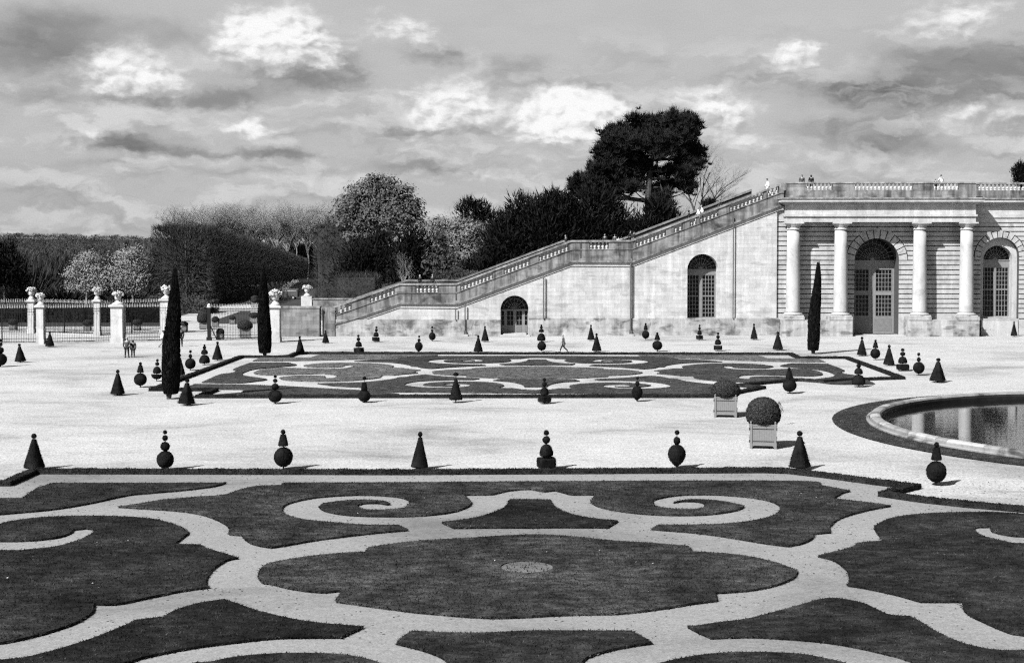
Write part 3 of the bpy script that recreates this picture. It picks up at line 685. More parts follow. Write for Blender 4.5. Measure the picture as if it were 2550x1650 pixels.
# slim cypresses
def cypress(prof_px, label, lean=0.0):
    # prof_px: (y, x_left, x_right) of the outline from base to tip
    yb_ = prof_px[0][0]; xb = (prof_px[0][1] + prof_px[0][2]) / 2; g = G(xb, yb_)
    root = empty('cypress', g, label, 'cypress', 'slim clipped cypresses')
    rings = []
    for y, xl, xr in prof_px:
        a, z = W(xl, y, g[1]); b_, _ = W(xr, y, g[1]); rings.append((max(0.03, (b_ - a) / 2), z, (a + b_) / 2))
    mb = MB(); n = 20; k = 0
    zs = np.array([r[1] for r in rings]); rs = np.array([r[0] for r in rings]); cs = np.array([r[2] for r in rings])
    zz = np.linspace(zs[0] + 0.35, zs[-1], 34)
    for z in zz:
        r = np.interp(z, zs, rs) * 0.95; cx = np.interp(z, zs, cs)
        for i in range(n):
            a = 2 * math.pi * i / n; q = 1 + 0.05 * math.sin(3 * a + z * 1.1) + 0.03 * math.sin(5 * a - z * 2.3)
            mb.v.append((cx + r * q * math.cos(a), g[1] + r * q * math.sin(a), z))
    for j in range(len(zz) - 1):
        for i in range(n): mb.f.append([j * n + i, j * n + (i + 1) % n, (j + 1) * n + (i + 1) % n, (j + 1) * n + i])
    m_ = 9000; z = zz[0] + (zz[-1] - zz[0]) * RNG.beta(1.0, 1.15, m_); a = RNG.uniform(0, 2 * math.pi, m_); r = np.interp(z, zs, rs); cx = np.interp(z, zs, cs)
    q = 0.96 + 0.05 * np.sin(3 * a + z * 1.1) + 0.03 * np.sin(5 * a - z * 2.3) + RNG.normal(0, 0.035, m_)
    P = np.stack([cx + r * q * np.cos(a), g[1] + r * q * np.sin(a), z], 1)
    tip = P + np.stack([np.cos(a) * 0.07, np.sin(a) * 0.07, RNG.uniform(0.12, 0.32, m_)], 1)
    mb.faces_np(sticks(P, tip, 0.06), 3)
    mb.build('foliage', 'cypress_leaf', root)
    t = MB().tube([(g[0], g[1], 0), (g[0], g[1], 1.2)], [0.16, 0.12], 8)
    for i in range(5):
        a = i * 1.3; t.tube([(g[0] + .1 * math.cos(a), g[1] + .1 * math.sin(a), 0.0), (g[0] + .25 * math.cos(a), g[1] + .25 * math.sin(a), 0.7)], [0.05, 0.04], 5)
    t.build('trunk', 'bark', root); return root
cypress([(993, 412, 429), (985, 409, 440), (960, 405, 445.5), (900, 405.5, 446.5), (865, 407.5, 447.5), (800, 415, 448), (755, 421, 446.5), (720, 427, 443.5), (690, 431, 440), (672, 434, 437)], 'tallest dark cypress column, broad and leaning, left of the far parterre')
cypress([(888, 650, 668), (878, 646, 673), (860, 643.5, 674.5), (830, 643, 674), (790, 643.5, 672), (755, 645, 668.5), (715, 648, 664), (690, 650, 661), (672, 653, 656)], 'dark cypress column with a ragged lit foot, beside the gate pier')
cypress([(881, 2019, 2031), (872, 2012.5, 2038), (850, 2011.5, 2039), (800, 2013, 2041), (760, 2019, 2043.5), (720, 2026, 2044), (690, 2030.5, 2043), (668, 2034, 2041.5), (655, 2036.5, 2039)], 'slender dark cypress spire standing before the columns')

# ------------------------------------------------------------------ orangery wing and stair wall
YW, YP, YC, YB = 164.8, 162.8, 163.75, 165.15
def r6(x, y): return (1900 + x / 3.6615, 430 + y / 3.6615)
def X6(x, Y=YC): return wx(r6(x, 0)[0], Y)
def Z6(y, Y=YC): return wz(r6(0, y)[1], Y)
def arch_pts(cx, zs, r, z0, n=24):
    return [(cx - r, z0), (cx - r, zs)] + [(cx - r * math.cos(math.pi * i / n), zs + r * math.sin(math.pi * i / n)) for i in range(1, n)] + [(cx + r, zs), (cx + r, z0)]
def fan(mb, cx, zs, r, y, rays, rings, w=0.045, d=0.05, rin=0.0):
    for i in range(1, rays):
        a = math.pi * i / rays
        mb.tube([(cx + rin * math.cos(a), y, zs + rin * math.sin(a)), (cx + (r) * math.cos(a), y, zs + (r) * math.sin(a))], w * 0.6, 4)
    for q in rings:
        mb.tube([(cx + r * q * math.cos(math.pi * i / 20), y, zs + r * q * math.sin(math.pi * i / 20)) for i in range(21)], w * 0.6, 4)
def grid(mb, x0, x1, z0, z1, nx, nz, y, w=0.05, d=0.05):
    for i in range(1, nx): x = x0 + (x1 - x0) * i / nx; mb.box(x - w / 2, x + w / 2, y, y + d, z0, z1)
    for j in range(1, nz): z = z0 + (z1 - z0) * j / nz; mb.box(x0, x1, y - 0.002, y + d - 0.004, z - w / 2, z + w / 2)
def frame_rect(mb, x0, x1, z0, z1, y, w=0.12, d=0.1):
    mb.box(x0, x0 + w, y, y + d, z0, z1); mb.box(x1 - w, x1, y, y + d, z0, z1)
    mb.box(x0 + w, x1 - w, y + .003, y + d, z0, z0 + w); mb.box(x0 + w, x1 - w, y + .003, y + d, z1 - w, z1)
def rustic(mb, x0, x1, zlev, y, dep=0.1, gap=0.115, arch=None):
    cx, zs, r, ro = arch if arch else (0, 0, 0, 0)
    for a, b_ in zip(zlev[:-1], zlev[1:]):
        a2, b2 = a + gap / 2, b_ - gap / 2
        def lim(z):
            if z <= zs: return r
            return math.sqrt(max(0.0, ro * ro - (z - zs) ** 2)) if z - zs < ro else 0.0
        if not arch: mb.prism_xz([(x0, a2), (x1, a2), (x1, b2), (x0, b2)], y, y + dep); continue
        zz = np.linspace(a2, b2, 4); L = [lim(z) + (gap / 2 if z > zs else 0) for z in zz]
        if a2 < zs < b2: L = [r if z < zs else l for z, l in zip(zz, L)]
        if max(L) <= gap: mb.prism_xz([(x0, a2), (x1, a2), (x1, b2), (x0, b2)], y, y + dep); continue
        mb.prism_xz([(x0, a2)] + [(cx - l, z) for z, l in zip(zz, L)] + [(x0, b2)], y, y + dep)
        mb.prism_xz([(x1, b2)] + [(cx + l, z) for z, l in reversed(list(zip(zz, L)))] + [(x1, a2)], y, y + dep)
    if arch:
        nv = 13
        for i in range(nv):
            t0, t1 = math.pi * i / nv, math.pi * (i + 1) / nv
            g0, g1 = gap / 2 / r, gap / 2 / ro
            o_ = ro + (0.22 if i % 2 == 0 and 2 < i < nv - 3 else 0.0) - gap / 2
            pts = [(cx - r * math.cos(t0 + g0), zs + r * math.sin(t0 + g0)), (cx - o_ * math.cos(t0 + g1), zs + o_ * math.sin(t0 + g1)), (cx - o_ * math.cos((t0 + t1) / 2), zs + o_ * math.sin((t0 + t1) / 2)),
                   (cx - o_ * math.cos(t1 - g1), zs + o_ * math.sin(t1 - g1)), (cx - r * math.cos(t1 - g0), zs + r * math.sin(t1 - g0)), (cx - r * math.cos((t0 + t1) / 2), zs + r * math.sin((t0 + t1) / 2))]
            mb.prism_xz(pts[::-1], y - 0.006 * (i % 2 + 1), y + dep - 0.01)

XL, XR, XE = X6(160), X6(1945), 92.0                    # portico left, portico right, far end
ORG = ((XL + XR) / 2, YC, 0)
wingo = empty('orangery_wing', ORG, 'pale stone orangery wing with four round columns and a balustraded roof', 'building')
zA0, zA1, zF1, zC1 = Z6(452), Z6(382), Z6(292), Z6(232)
zPb, zBal0, zBal1, zTop = Z6(220), Z6(160), Z6(104), Z6(90)
zped, zpl = Z6(1305), Z6(1335)
# door bay
dcx, dr, dzs = X6(1035, YB), (X6(1238, YB) - X6(832, YB)) / 2, Z6(800, YB)
rcx, rro, rr_, rzs = X6(2157, YB), 2.2, 1.67, Z6(795, YB)
glev = [0.0, Z6(1275, YB)] + [Z6(1275 - 43.4 * i, YB) for i in range(1, 20)] + [zA0 + 0.02]
mb = MB(); rustic(mb, X6(120, YB), X6(1925, YB), glev, YB - 0.1, arch=(dcx, dzs, dr, dr + 1.0)); mb.build('rusticated_wall', 'stone_rustic', wingo)
mb = MB(); mb.prism_xz([(X6(118, YB), 0), (dcx - dr, 0)] + arch_pts(dcx, dzs, dr, 0)[1:-1] + [(dcx + dr, 0), (X6(1925, YB), 0), (X6(1925, YB), zA0), (X6(118, YB), zA0)], YB, YB + 2.3)
mb.build('wall_joints', 'stone_joint', wingo)
glr = [0.0, Z6(1325, YB)] + [Z6(1275 - 43.4 * i, YB) for i in range(0, 20)] + [zA0 + 0.02]
mb = MB(); rustic(mb, X6(1925, YB), X6(2157, YB) + 4.4, glr, YB - 0.1, arch=(rcx, rzs + 0.4, rro, rro + 0.75)); mb.build('bay_wall', 'stone_rustic', wingo)
x1_ = rcx + 4.4
mb = MB(); zsill = Z6(1325, YB)
mb.prism_xz([(X6(1925, YB), 0), (x1_, 0), (x1_, zA0), (X6(1925, YB), zA0)], YB, YB + 0.7, [arch_pts(rcx, rzs + 0.4, rro, zsill)]); mb.build('bay_backing', 'stone_joint', wingo)
mb = MB(); mb.prism_xz([(rcx - rro - 0.3, zsill - 0.3), (rcx + rro + 0.3, zsill - 0.3), (rcx + rro + 0.3, rzs + rro + 1), (rcx - rro - 0.3, rzs + rro + 1)], YB + 0.7, YB + 2.0, [arch_pts(rcx, rzs, rr_, zsill + 0.15)]); mb.build('window_niche', 'stone_clean', wingo)
mb = MB(); mb.box(rcx - rro - .02, rcx + rro + .02, YB - 0.12, YB + 0.7, zsill - 0.16, zsill); mb.box(rcx - rro + 0.1, rcx + rro - 0.1, YB - 0.2, YB - 0.1, 0, zsill - 0.2); mb.build('window_sill', 'stone_clean', wingo)
mb = MB(); mb.box(x1_, XE, YB - 0.1, YB + 0.8, 0, zA0)
for i in range(5): xx = x1_ + 4 + i * 8.6; mb.box(xx - 0.5, xx + 0.5, YB - 0.3, YB - 0.1, 0, zA0)
mb.build('plain_wall', 'stone', wingo)
# entablature
def slab(name, mat, x0, x1, yf, z0, z1, yb=None): return MB().box(x0, x1, yf, yb or YB + 1.0, z0, z1).build(name, mat, wingo)
xa, xb = X6(208), X6(1920)
mb = MB(); mb.box(xa, xb, YP + 0.28, YB - 0.1, zA0, zA0 + (zA1 - zA0) * 0.55); mb.box(xa - 0.03, xb + 0.03, YP + 0.24, YB - 0.1, zA0 + (zA1 - zA0) * 0.55, zA0 + (zA1 - zA0) * 0.72)
mb.box(xa - 0.14, xb + 0.14, YP + 0.1, YB - 0.1, zA0 + (zA1 - zA0) * 0.72, zA1); mb.box(xb, XE, YB - 0.22, YB + 0.6, zA0, zA0 + (zA1 - zA0) * 0.6); mb.box(xb + .14, XE, YB - 0.34, YB + 0.6, zA0 + (zA1 - zA0) * 0.6, zA1)
mb.build('architrave', 'stone_clean', wingo)
mb = MB(); mb.box(xa, xb, YP + 0.3, YB + 0.8, zA1, zF1); mb.box(xb, XE, YB - 0.2, YB + 0.8, zA1, zF1); mb.build('frieze', 'stone', wingo)
mb = MB(); hC = zC1 - zF1
for d0, za, zb in ((0.3, 0, 0.16), (0.62, 0.16, 0.36), (0.74, 0.36, 0.8)):
    mb.box(xa - d0, xb + d0, YP + 0.3 - d0, YB + 0.8, zF1 + hC * za, zF1 + hC * zb); mb.box(xb + d0, XE, YB - 0.2 - d0, YB + 0.8, zF1 + hC * za, zF1 + hC * zb)
mb.build('cornice', 'stone_clean', wingo)
mb = MB(); mb.box(xa - 0.86, xb + 0.86, YP - 0.56, YB + 0.8, zF1 + hC * 0.8, zC1); mb.box(xb + 0.86, XE, YB - 1.06, YB + 0.8, zF1 + hC * 0.8, zC1); mb.build('cornice_lip', 'stone_coping', wingo)
# roof parapet
yp0, yp1 = YP + 0.32, YP + 0.78; yq0, yq1 = YB - 0.18, YB + 0.3
mb = MB(); mb.box(xa - 0.1, xb, yp0 - .03, yp1, zC1, zBal0); mb.box(xb, XE, yq0 - .03, yq1, zC1, zBal0); mb.build('parapet_base', 'stone_weathered', wingo)
zones = [(380, 622), (815, 1352), (1530, 1768), (1980, 2420), (2560, 3100), (3240, 3780)]
edges = [X6(140)]
for a, b_ in zones: edges += [X6(a), X6(b_)]
edges.append(XE)
for i in range(0, len(edges), 2):
    a, b_ = edges[i], edges[i + 1]
    mb = MB()
    if a < xb < b_: mb.box(a, xb, yp0, yp1, zBal0, zBal1); mb.box(xb, b_, yq0, yq1, zBal0, zBal1)
    elif a < xb: mb.box(a, b_, yp0, yp1, zBal0, zBal1)
    else: mb.box(a, b_, yq0, yq1, zBal0, zBal1)
    mb.build('parapet_pier', 'stone_weathered', wingo)
mb = MB(); mb.box(xa - 0.16, xb + 0.06, yp0 - 0.08, yp1 + 0.08, zBal1, zTop); mb.box(xb + 0.06, XE, yq0 - 0.08, yq1 + 0.08, zBal1, zTop); mb.build('parapet_coping', 'stone_coping', wingo)
bprof = [(0.16, 0), (0.15, .06), (0.07, .1), (0.09, .16), (0.165, .3), (0.16, .4), (0.1, .55), (0.065, .72), (0.07, .82), (0.13, .88), (0.15, .93), (0.15, 1.0)]
BAL = {}
def balusters(parent, a, b_, z0f, z1f, y, sp=0.45, mat='stone_baluster'):
    n = max(1, int(round((b_ - a) / sp))); org = Vector(parent.location)
    if mat not in BAL: BAL[mat] = MB().lathe(bprof, 8).mesh('baluster', mat, smooth=True)
    for i in range(n):
        x = a + (b_ - a) * (i + 0.5) / n; o = link('baluster', BAL[mat], parent)
        z0 = z0f(x); o.location = Vector((x, y, z0)) - org; o.scale = (1, 1, z1f(x) - z0)
for a, b_ in zones[:4]: balusters(wingo, X6(a), X6(b_), lambda x: zBal0, lambda x: zBal1, (yp0 + yp1) / 2 if X6(b_) < xb else (yq0 + yq1) / 2)
# columns and pedestals
for cxp in (275, 708, 1428, 1855):
    cx = X6(cxp); cb = 'shaft'
    zt = zA0; zb0 = zped
    col = MB(); zc0 = zb0 + 0.42; zc1 = Z6(520)
    pr = [(0.82, 0)] + [(0.80 - 0.105 * (t ** 1.6), t * (zc1 - zc0)) for t in (0.02, 0.2, 0.4, 0.6, 0.8, 1.0)]
    col.lathe(pr, 28, (cx, YC, zc0)); so = col.build('column', 'stone_clean', wingo, smooth=True)
    base = MB().box(cx - 1.08, cx + 1.08, YC - 0.98, YC + 0.98, zb0, zb0 + 0.16).lathe([(1.02, 0.16), (1.08, 0.22), (1.08, 0.3), (1.0, 0.36), (0.86, 0.38), (0.84, 0.45)], 28, (cx, YC, zb0)); base.build('base', 'stone_clean', so)
    capm = MB().lathe([(0.70, 0), (0.80, 0.03), (0.80, 0.1), (0.71, 0.14), (0.72, 0.38), (0.82, 0.42), (0.84, 0.48), (0.98, 0.66), (1.0, 0.7)], 28, (cx, YC, zc1 - 0.02)).box(cx - 1.06, cx + 1.06, YC - 0.92, YC + 0.95, zc1 + 0.68, zt - 0.002); capm.build('capital', 'stone_clean', so)
for a, b_, u in ((165, 805, ((185, 368), (598, 806))), (1312, 1955, ((1314, 1522), (1755, 1956)))):
    mb = MB(); mb.box(X6(a), X6(b_), YP + 0.05, YB - 0.12, 0, zpl)
    for c_, d in u: mb.box(X6(c_), X6(d), YP - 0.02, YB - 0.13, zpl, zped)
    mb.build('pedestal', 'stone_plinth', wingo)
# great arched door
def glazing(parent, cx, zs, r, z0, y, name='window'):
    g = MB().prism_xz(arch_pts(cx, zs, r, z0), y + 0.12, y + 0.18).build(name, 'door_paint', parent); g.data.materials[0] = MATS['glass']
    return g
dy = YB + 2.2
door = glazing(wingo, dcx, dzs, dr, 0.12, dy, 'arched_door')
f = MB(); fan(f, dcx, dzs, dr, dy + 0.08, 14, (0.34, 0.56, 0.78)); f.lathe([(0.001, 0), (0.3, 0.0), (0.3, 0.05), (0.001, 0.06)], 12, (0, 0, 0)); f.v = f.v
f.v[-48:] = [(dcx + p[0], dy + 0.05 - p[2], dzs + max(p[1], 0)) for p in f.v[-48:]]
f.build('fanlight_bars', 'door_paint', door)
f = MB(); zt0 = Z6(862, YB); f.box(dcx - dr, dcx + dr, dy - 0.05, dy + 0.12, zt0, dzs); f.box(dcx - dr, dcx + dr, dy - 0.12, dy - 0.05, dzs - 0.12, dzs + 0.02); f.box(dcx - dr, dcx + dr, dy - 0.09, dy - 0.05, zt0 + 0.05, zt0 + 0.16); f.build('transom', 'door_paint', door)
zr = [Z6(1310, YB), Z6(1118, YB), Z6(1080, YB), Z6(885, YB)]
for sgn in (-1, 1):
    x0, x1 = sorted((dcx + sgn * 0.04, dcx + sgn * dr)); f = MB()
    f.box(x0, x1, dy + 0.0, dy + 0.1, 0.1, zr[0]); p0, p1 = sorted((dcx + sgn * 0.42, dcx + sgn * (dr - 0.3)))
    f.box(x0, p0, dy + .004, dy + .1, zr[0], zt0); f.box(p1, x1, dy + .004, dy + .1, zr[0], zt0); f.box(p0, p1, dy + .008, dy + .1, zr[1], zr[1] + 0.0 + (zr[2] - zr[1])); f.box(p0, p1, dy + .008, dy + .1, zr[3], zt0)
    leaf = f.build('door_leaf', 'door_paint', door)
    f = MB(); grid(f, p0, p1, zr[0], zr[1], 5, 5, dy + 0.05, 0.055); grid(f, p0, p1, zr[2], zr[3], 5, 5, dy + 0.05, 0.055); frame_rect(f, p0 - 0.05, p1 + 0.05, zr[0] - 0.05, zr[1] + 0.05, dy - 0.03, 0.06, 0.03); frame_rect(f, p0 - 0.05, p1 + 0.05, zr[2] - 0.05, zr[3] + 0.05, dy - 0.03, 0.06, 0.03)
    f.build('glazing_bars', 'door_paint', door)
    MB().box(x0 + 0.25, x1 - 0.25, dy - 0.02, dy, 0.35, zr[0] - 0.25).build('lower_panel', 'door_panel', door)
MB().box(dcx - 0.05, dcx + 0.05, dy - 0.06, dy, 0.1, zt0).build('meeting_stile', 'door_paint', door)
MB().box(dcx - dr - 0.6, dcx + dr + 0.4, YP + 0.5, YB + 0.8, 0, 0.1).build('door_step', 'stone_clean', wingo)
# right window
def casement(parent, cx, zs, r, z0, y, zt, splits, nx, nz, rays, rings, mull=0.2):
    w = glazing(parent, cx, zs, r, z0, y, 'arched_window')
    f = MB(); fan(f, cx, zs, r, y + 0.08, rays, rings, 0.05); f.lathe([(0.001, 0), (0.26, 0.0), (0.26, 0.05), (0.001, 0.06)], 12); f.v[-48:] = [(cx + p[0], y + 0.05 - p[2], zs + max(p[1], 0)) for p in f.v[-48:]]
    f.build('fanlight_bars', 'door_paint', w)
    f = MB(); f.box(cx - r, cx + r, y - 0.02, y + 0.11, zt, zs); f.box(cx - r, cx + r, y - 0.1, y - 0.02, zs - 0.1, zs + 0.03); f.box(cx - mull / 2, cx + mull / 2, y - 0.03, y + 0.1, z0, zt)
    f.box(cx - r, cx - r + 0.09, y, y + 0.1, z0, zt); f.box(cx + r - 0.09, cx + r, y, y + 0.1, z0, zt); f.build('frame', 'door_paint', w)
    f = MB()
    for sgn in (-1, 1):
        a, b_ = sorted((cx + sgn * (mull / 2), cx + sgn * (r - 0.09)))
        for q in range(len(splits) - 1):
            z_a, z_b = splits[q] + 0.07, splits[q + 1] - 0.07
            grid(f, a + .07, b_ - .07, z_a, z_b, nx, nz, y + 0.04, 0.055); frame_rect(f, a + 0.002, b_ - 0.002, z_a - 0.068, z_b + 0.068, y + 0.01, 0.072, 0.09)
    f.build('glazing_bars', 'door_paint', w); return w
casement(wingo, rcx, rzs, rr_, zsill + 0.15, YB + 1.75, Z6(862, YB), [zsill + 0.15, Z6(1065, YB), Z6(862, YB)], 4, 5, 11, (0.4, 0.7))
MB().box(X6(118, YB), XE, YB + 2.6, YB + 4, 0, zA0).build('dark_interior', 'interior', wingo)
MB().box(X6(118, YB) + .01, xa + .5, YB - 0.1, YB + 0.8, zA0, zC1 - .03).build('corner_pier', 'stone', wingo)
MB().box(X6(160), XE, YB + 0.4, YB + 40, zC1 - 0.7, zTop - 0.85).build('roof_terrace', 'stone_coping', wingo)
# small pale handrail in the shaded recess at the right bay
hx = X6(2062, YP + 1.2); mb = MB()
for dx in (-0.25, 0.3): mb.tube([(hx + dx, YP + 1.4, 0), (hx + dx, YP + 1.4, 0.85)], 0.03, 6)
mb.tube([(hx - 0.5, YP + 1.4, 0.7), (hx + 0.55, YP + 1.4, 0.78)], 0.03, 6); mb.tube([(hx - 0.3, YP + 1.4, 0.35), (hx + 0.4, YP + 1.4, 0.42)], 0.025, 6); mb.tube([(hx - 0.1, YP + 1.4, 1.0), (hx + 0.5, YP + 1.1, 0.8)], 0.025, 6)
for dx in (-0.25, 0.3): mb.tube([(hx + dx, YP + 1.0, 0.02), (hx + dx, YP + 1.8, 0.02)], 0.025, 6)
tag(mb.build('stand', 'rim_metal', None, org=(hx, YP + 1.4, 0)), 'small pale metal stand in the shade beside the last column', 'stand').location = (hx, YP + 1.4, 0)

# --- staircase with its side wall: the wall stands at a slight angle, so it is built in its own frame and turned
PHI = R(3.0); P0 = (X6(125, YW), YW); CP, SP_ = math.cos(PHI), math.sin(PHI)
def UW(x, y):
    d = ray(x, y); t = (-P0[0] * SP_ + P0[1] * CP) / (-d.x * SP_ + d.y * CP); p = (d.x * t - P0[0], d.y * t - P0[1])
    return (p[0] * CP + p[1] * SP_ + P0[0], H + d.z * t)
def ux(x): return UW(x, 700)[0]
def to_local(X, Y): p = (X - P0[0], Y - P0[1]); return (p[0] * CP + p[1] * SP_ + P0[0], -p[0] * SP_ + p[1] * CP + P0[1])
top = [(829, 763.6), (994.5, 705.5), (1137, 705.0), (1423.6, 598), (1572, 597.5), (1944.5, 456.5)]
bot = [(829, 806), (882, 791), (994.5, 752.7), (1138, 754), (1423.6, 649), (1574.5, 650), (1944.5, 509)]
TOP = [UW(x, y) for x, y in top]; BOT = [UW(x, y) for x, y in bot]
def pl(P, x):
    if x <= P[0][0]: return P[0][1]
    for (a, za), (b_, zb) in zip(P[:-1], P[1:]):
        if x <= b_: return za + (zb - za) * (x - a) / max(b_ - a, 1e-6)
    return P[-1][1]
xs0 = ux(805); xs1 = X6(125, YW)
st = empty('staircase', (P0[0], P0[1], 0), 'huge stone staircase rising to the right behind a pale wall with weathered balustrade', 'staircase')
st.rotation_euler = (0, 0, PHI); zpl_ = UW(1700, 793)[1]; zplL = UW(810, 793)[1]; zplM = UW(1300, 793)[1]
a1x, a1r, a1z = ux(1281.6), (ux(1317) - ux(1246.6)) / 2, UW(1281, 771)[1]
a2x, a2r, a2z = ux(1750), (ux(1788.3) - ux(1711.7)) / 2, UW(1750, 671)[1]
holes = [arch_pts(a2x, a2z, a2r, zpl_ + 0.02)]
up = [(x, z) for x, z in BOT if xs0 < x < xs1]
outer = [(xs0, 0), (a1x - a1r, 0)] + arch_pts(a1x, a1z, a1r, 0)[1:-1] + [(a1x + a1r, 0), (xs1, 0), (xs1, pl(BOT, xs1))] + [(x, z) for x, z in reversed(up)] + [(xs0, pl(BOT, xs0))]
MB().prism_xz(outer, YW, YW + 1.9, holes).build('retaining_wall', 'stone', st)
mb = MB(); mb.prism_xz([(xs0 - 0.02, 0), (a1x - a1r, 0), (a1x - a1r, zplM - 0.12), (xs0 - 0.02, zplL - 0.1)], YW - 0.2, YW + 0.2); mb.prism_xz([(a1x + a1r, 0), (XL - 0.0, 0), (XL - 0.0, zpl_), (a1x + a1r, zplM)], YW - 0.2, YW - 0.002)
mb.prism_xz([(a1x + a1r + .01, zplM), (XL, zpl_), (XL, zpl_ + 0.06), (a1x + a1r + .01, zplM + 0.06)], YW - 0.12, YW - 0.004)
mb.build('plinth', 'stone_plinth', st)
# parapet: base band, cornice, pale string course
x_end = ux(1950)
segx = sorted(set([x for x, _ in TOP] + [x for x, _ in BOT])); segx = [x for x in segx if x >= TOP[0][0]] + [x_end]
base = MB(); corn = MB(); cop = MB(); band = MB(); line = MB()
LOWB = 1.12
for a, b_ in zip(segx[:-1], segx[1:]):
    if b_ - a < 0.02: continue
    ta, tb, ba, bb = pl(TOP, a + 1e-4), pl(TOP, b_ - 1e-4), pl(BOT, a + 1e-4), pl(BOT, b_ - 1e-4)
    base.prism_xz([(a, ba), (b_, bb), (b_, tb - LOWB), (a, ta - LOWB)], YW - 0.12, YW + 0.5)
    base.prism_xz([(a, ta - LOWB), (b_, tb - LOWB), (b_, tb - LOWB + 0.1), (a, ta - LOWB + 0.1)], YW - 0.2, YW + 0.55)
    cop.prism_xz([(a, ta - 0.2), (b_, tb - 0.2), (b_, tb), (a, ta)], YW - 0.22, YW + 0.6)
    corn.prism_xz([(a, ba - 0.17), (b_, bb - 0.17), (b_, bb + 0.02), (a, ba + 0.02)], YW - 0.3, YW - 0.004)
    if b_ > BOT[1][0] + 0.1:
        band.prism_xz([(a, ba - 0.62), (b_, bb - 0.62), (b_, bb - 0.17), (a, ba - 0.17)], YW - 0.07, YW - 0.003)
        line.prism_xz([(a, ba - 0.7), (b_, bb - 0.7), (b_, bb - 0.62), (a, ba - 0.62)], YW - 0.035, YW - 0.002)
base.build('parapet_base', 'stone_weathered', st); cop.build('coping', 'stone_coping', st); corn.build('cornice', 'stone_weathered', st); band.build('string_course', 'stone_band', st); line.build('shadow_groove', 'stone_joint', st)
zs_ = [(833, 876), (921, 983), (1034.5, 1093), (1146, 1228), (1254, 1319), (1341, 1416), (1467, 1516), (1582, 1658), (1677, 1700), (1717, 1734), (1741, 1788), (1815, 1900), (1908, 1938)]
xs_ = [TOP[0][0]]
for a, b_ in zs_: xs_ += [ux(a), ux(b_)]
xs_.append(x_end)
for i in range(0, len(xs_), 2):
    pier = MB(); a, b_ = xs_[i], xs_[i + 1]; cut = [a] + [x for x, _ in TOP if a < x < b_] + [b_]
    for c_, d in zip(cut[:-1], cut[1:]): pier.prism_xz([(c_, pl(TOP, c_) - LOWB + .1), (d, pl(TOP, d) - LOWB + .1), (d, pl(TOP, d) - 0.2), (c_, pl(TOP, c_) - 0.2)], YW - 0.1, YW + 0.45)
    pier.build('parapet_pier', 'stone_weathered', st)
for x in (829, 994.5 + 30, 1136, 1446, 1572):
    xx = ux(x); MB().box(xx - 0.08, xx + 0.08, YW - 0.14, YW - 0.09, pl(BOT, xx) + 0.3, pl(TOP, xx) - 0.3).build('dark_joint', 'stone_joint', st)
for a, b_ in zs_: balusters(st, ux(a), ux(b_), lambda x: pl(TOP, x) - LOWB + 0.1, lambda x: pl(TOP, x) - 0.2, YW + 0.17, 0.44)
# pipes
for x, y0, y1, w in ((1353.5, 687, 794, .16), (1570, 655, 838, .22), (1158, 758, 840, .14), (1134.5, 766, 796, .13), (1824.5, 540, 793, .13), (1574.5, 600, 655, .12)):
    xx = ux(x); z0, z1 = max(0.12, UW(x, y1)[1]), UW(x, y0)[1]; yy = YW - (0.3 if z0 < 3 else 0.1)
    mb = MB(); mb.tube([(xx, yy, z0), (xx, yy, z1)], w / 2, 8)
    if z0 < 1: mb.box(xx - 0.16, xx + 0.16, yy - 0.1, yy + 0.1, z0, z0 + 0.5)
    po = mb.build('drainpipe', 'lead_pipe', st)
    if z0 < 1: MB().box(xx - 0.32, xx + 0.32, yy - 0.3, yy + 0.28, 0, 0.22).build('foot_stone', 'stone_clean', po)
# small door
def r7(x, y): return (1130 + x / 4.968, 560 + y / 4.968)
def Z7w(y): return UW(1281, r7(0, y)[1])[1]
def X7w(x): return ux(r7(x, 0)[0])
y_ = YW + 1.6
d1 = glazing(st, a1x, a1z, a1r, 0.1, y_, 'arched_door')
f = MB(); fan(f, a1x, a1z, a1r, y_ + 0.07, 8, (0.42, 0.76), 0.05); f.build('fanlight_bars', 'door_paint', d1)
f = MB(); f.box(a1x - a1r, a1x + a1r, y_ - 0.04, y_ + 0.1, Z7w(1070), a1z)
for a, b_ in ((582, 595), (628, 665), (742, 780), (850, 886), (918, 928)): f.box(X7w(a), X7w(b_), y_, y_ + 0.1, 0.2, Z7w(1070))
f.box(a1x - a1r, a1x + a1r, y_ + .004, y_ + 0.1, 0.2, Z7w(1248)); f.build('frame', 'door_paint', d1)
f = MB()
for a, b_, n in ((595, 628, 1), (665, 742, 2), (780, 850, 2), (886, 918, 1)): grid(f, X7w(a), X7w(b_), Z7w(1246), Z7w(1072), n, 3, y_ + 0.03, 0.05)
f.build('glazing_bars', 'door_paint', d1)
f = MB()
for a, b_ in ((672, 738), (784, 846), (888, 915)): f.box(X7w(a), X7w(b_), y_ - 0.03, y_, 0.4, Z7w(1262))
f.build('lower_panel', 'door_panel', d1)
f = MB(); f.box(a1x - a1r - 0.1, a1x + a1r + 0.1, YW - 0.9, YW + 0.5, 0, 0.14); f.box(a1x - a1r + 0.3, a1x + a1r - 0.3, YW - 0.5, YW + 1.6, 0.14, 0.26); f.build('door_step', 'stone_clean', st)
casement(st, a2x, a2z, a2r, zpl_ + 0.06, YW + 1.55, UW(1750, 685)[1], [zpl_ + 0.06, UW(1750, 738)[1], UW(1750, 685)[1]], 4, 5, 11, (0.4, 0.7), 0.34)
MB().prism_xz([(xs0 + 2, 0), (xs1 + 8, 0), (xs1 + 8, pl(BOT, xs1) - 1.5)] + [(x, z - 1.5) for x, z in reversed(up)] + [(xs0 + 2, 0.5)], YW + 1.95, YW + 2.3).build('dark_core', 'interior', st)
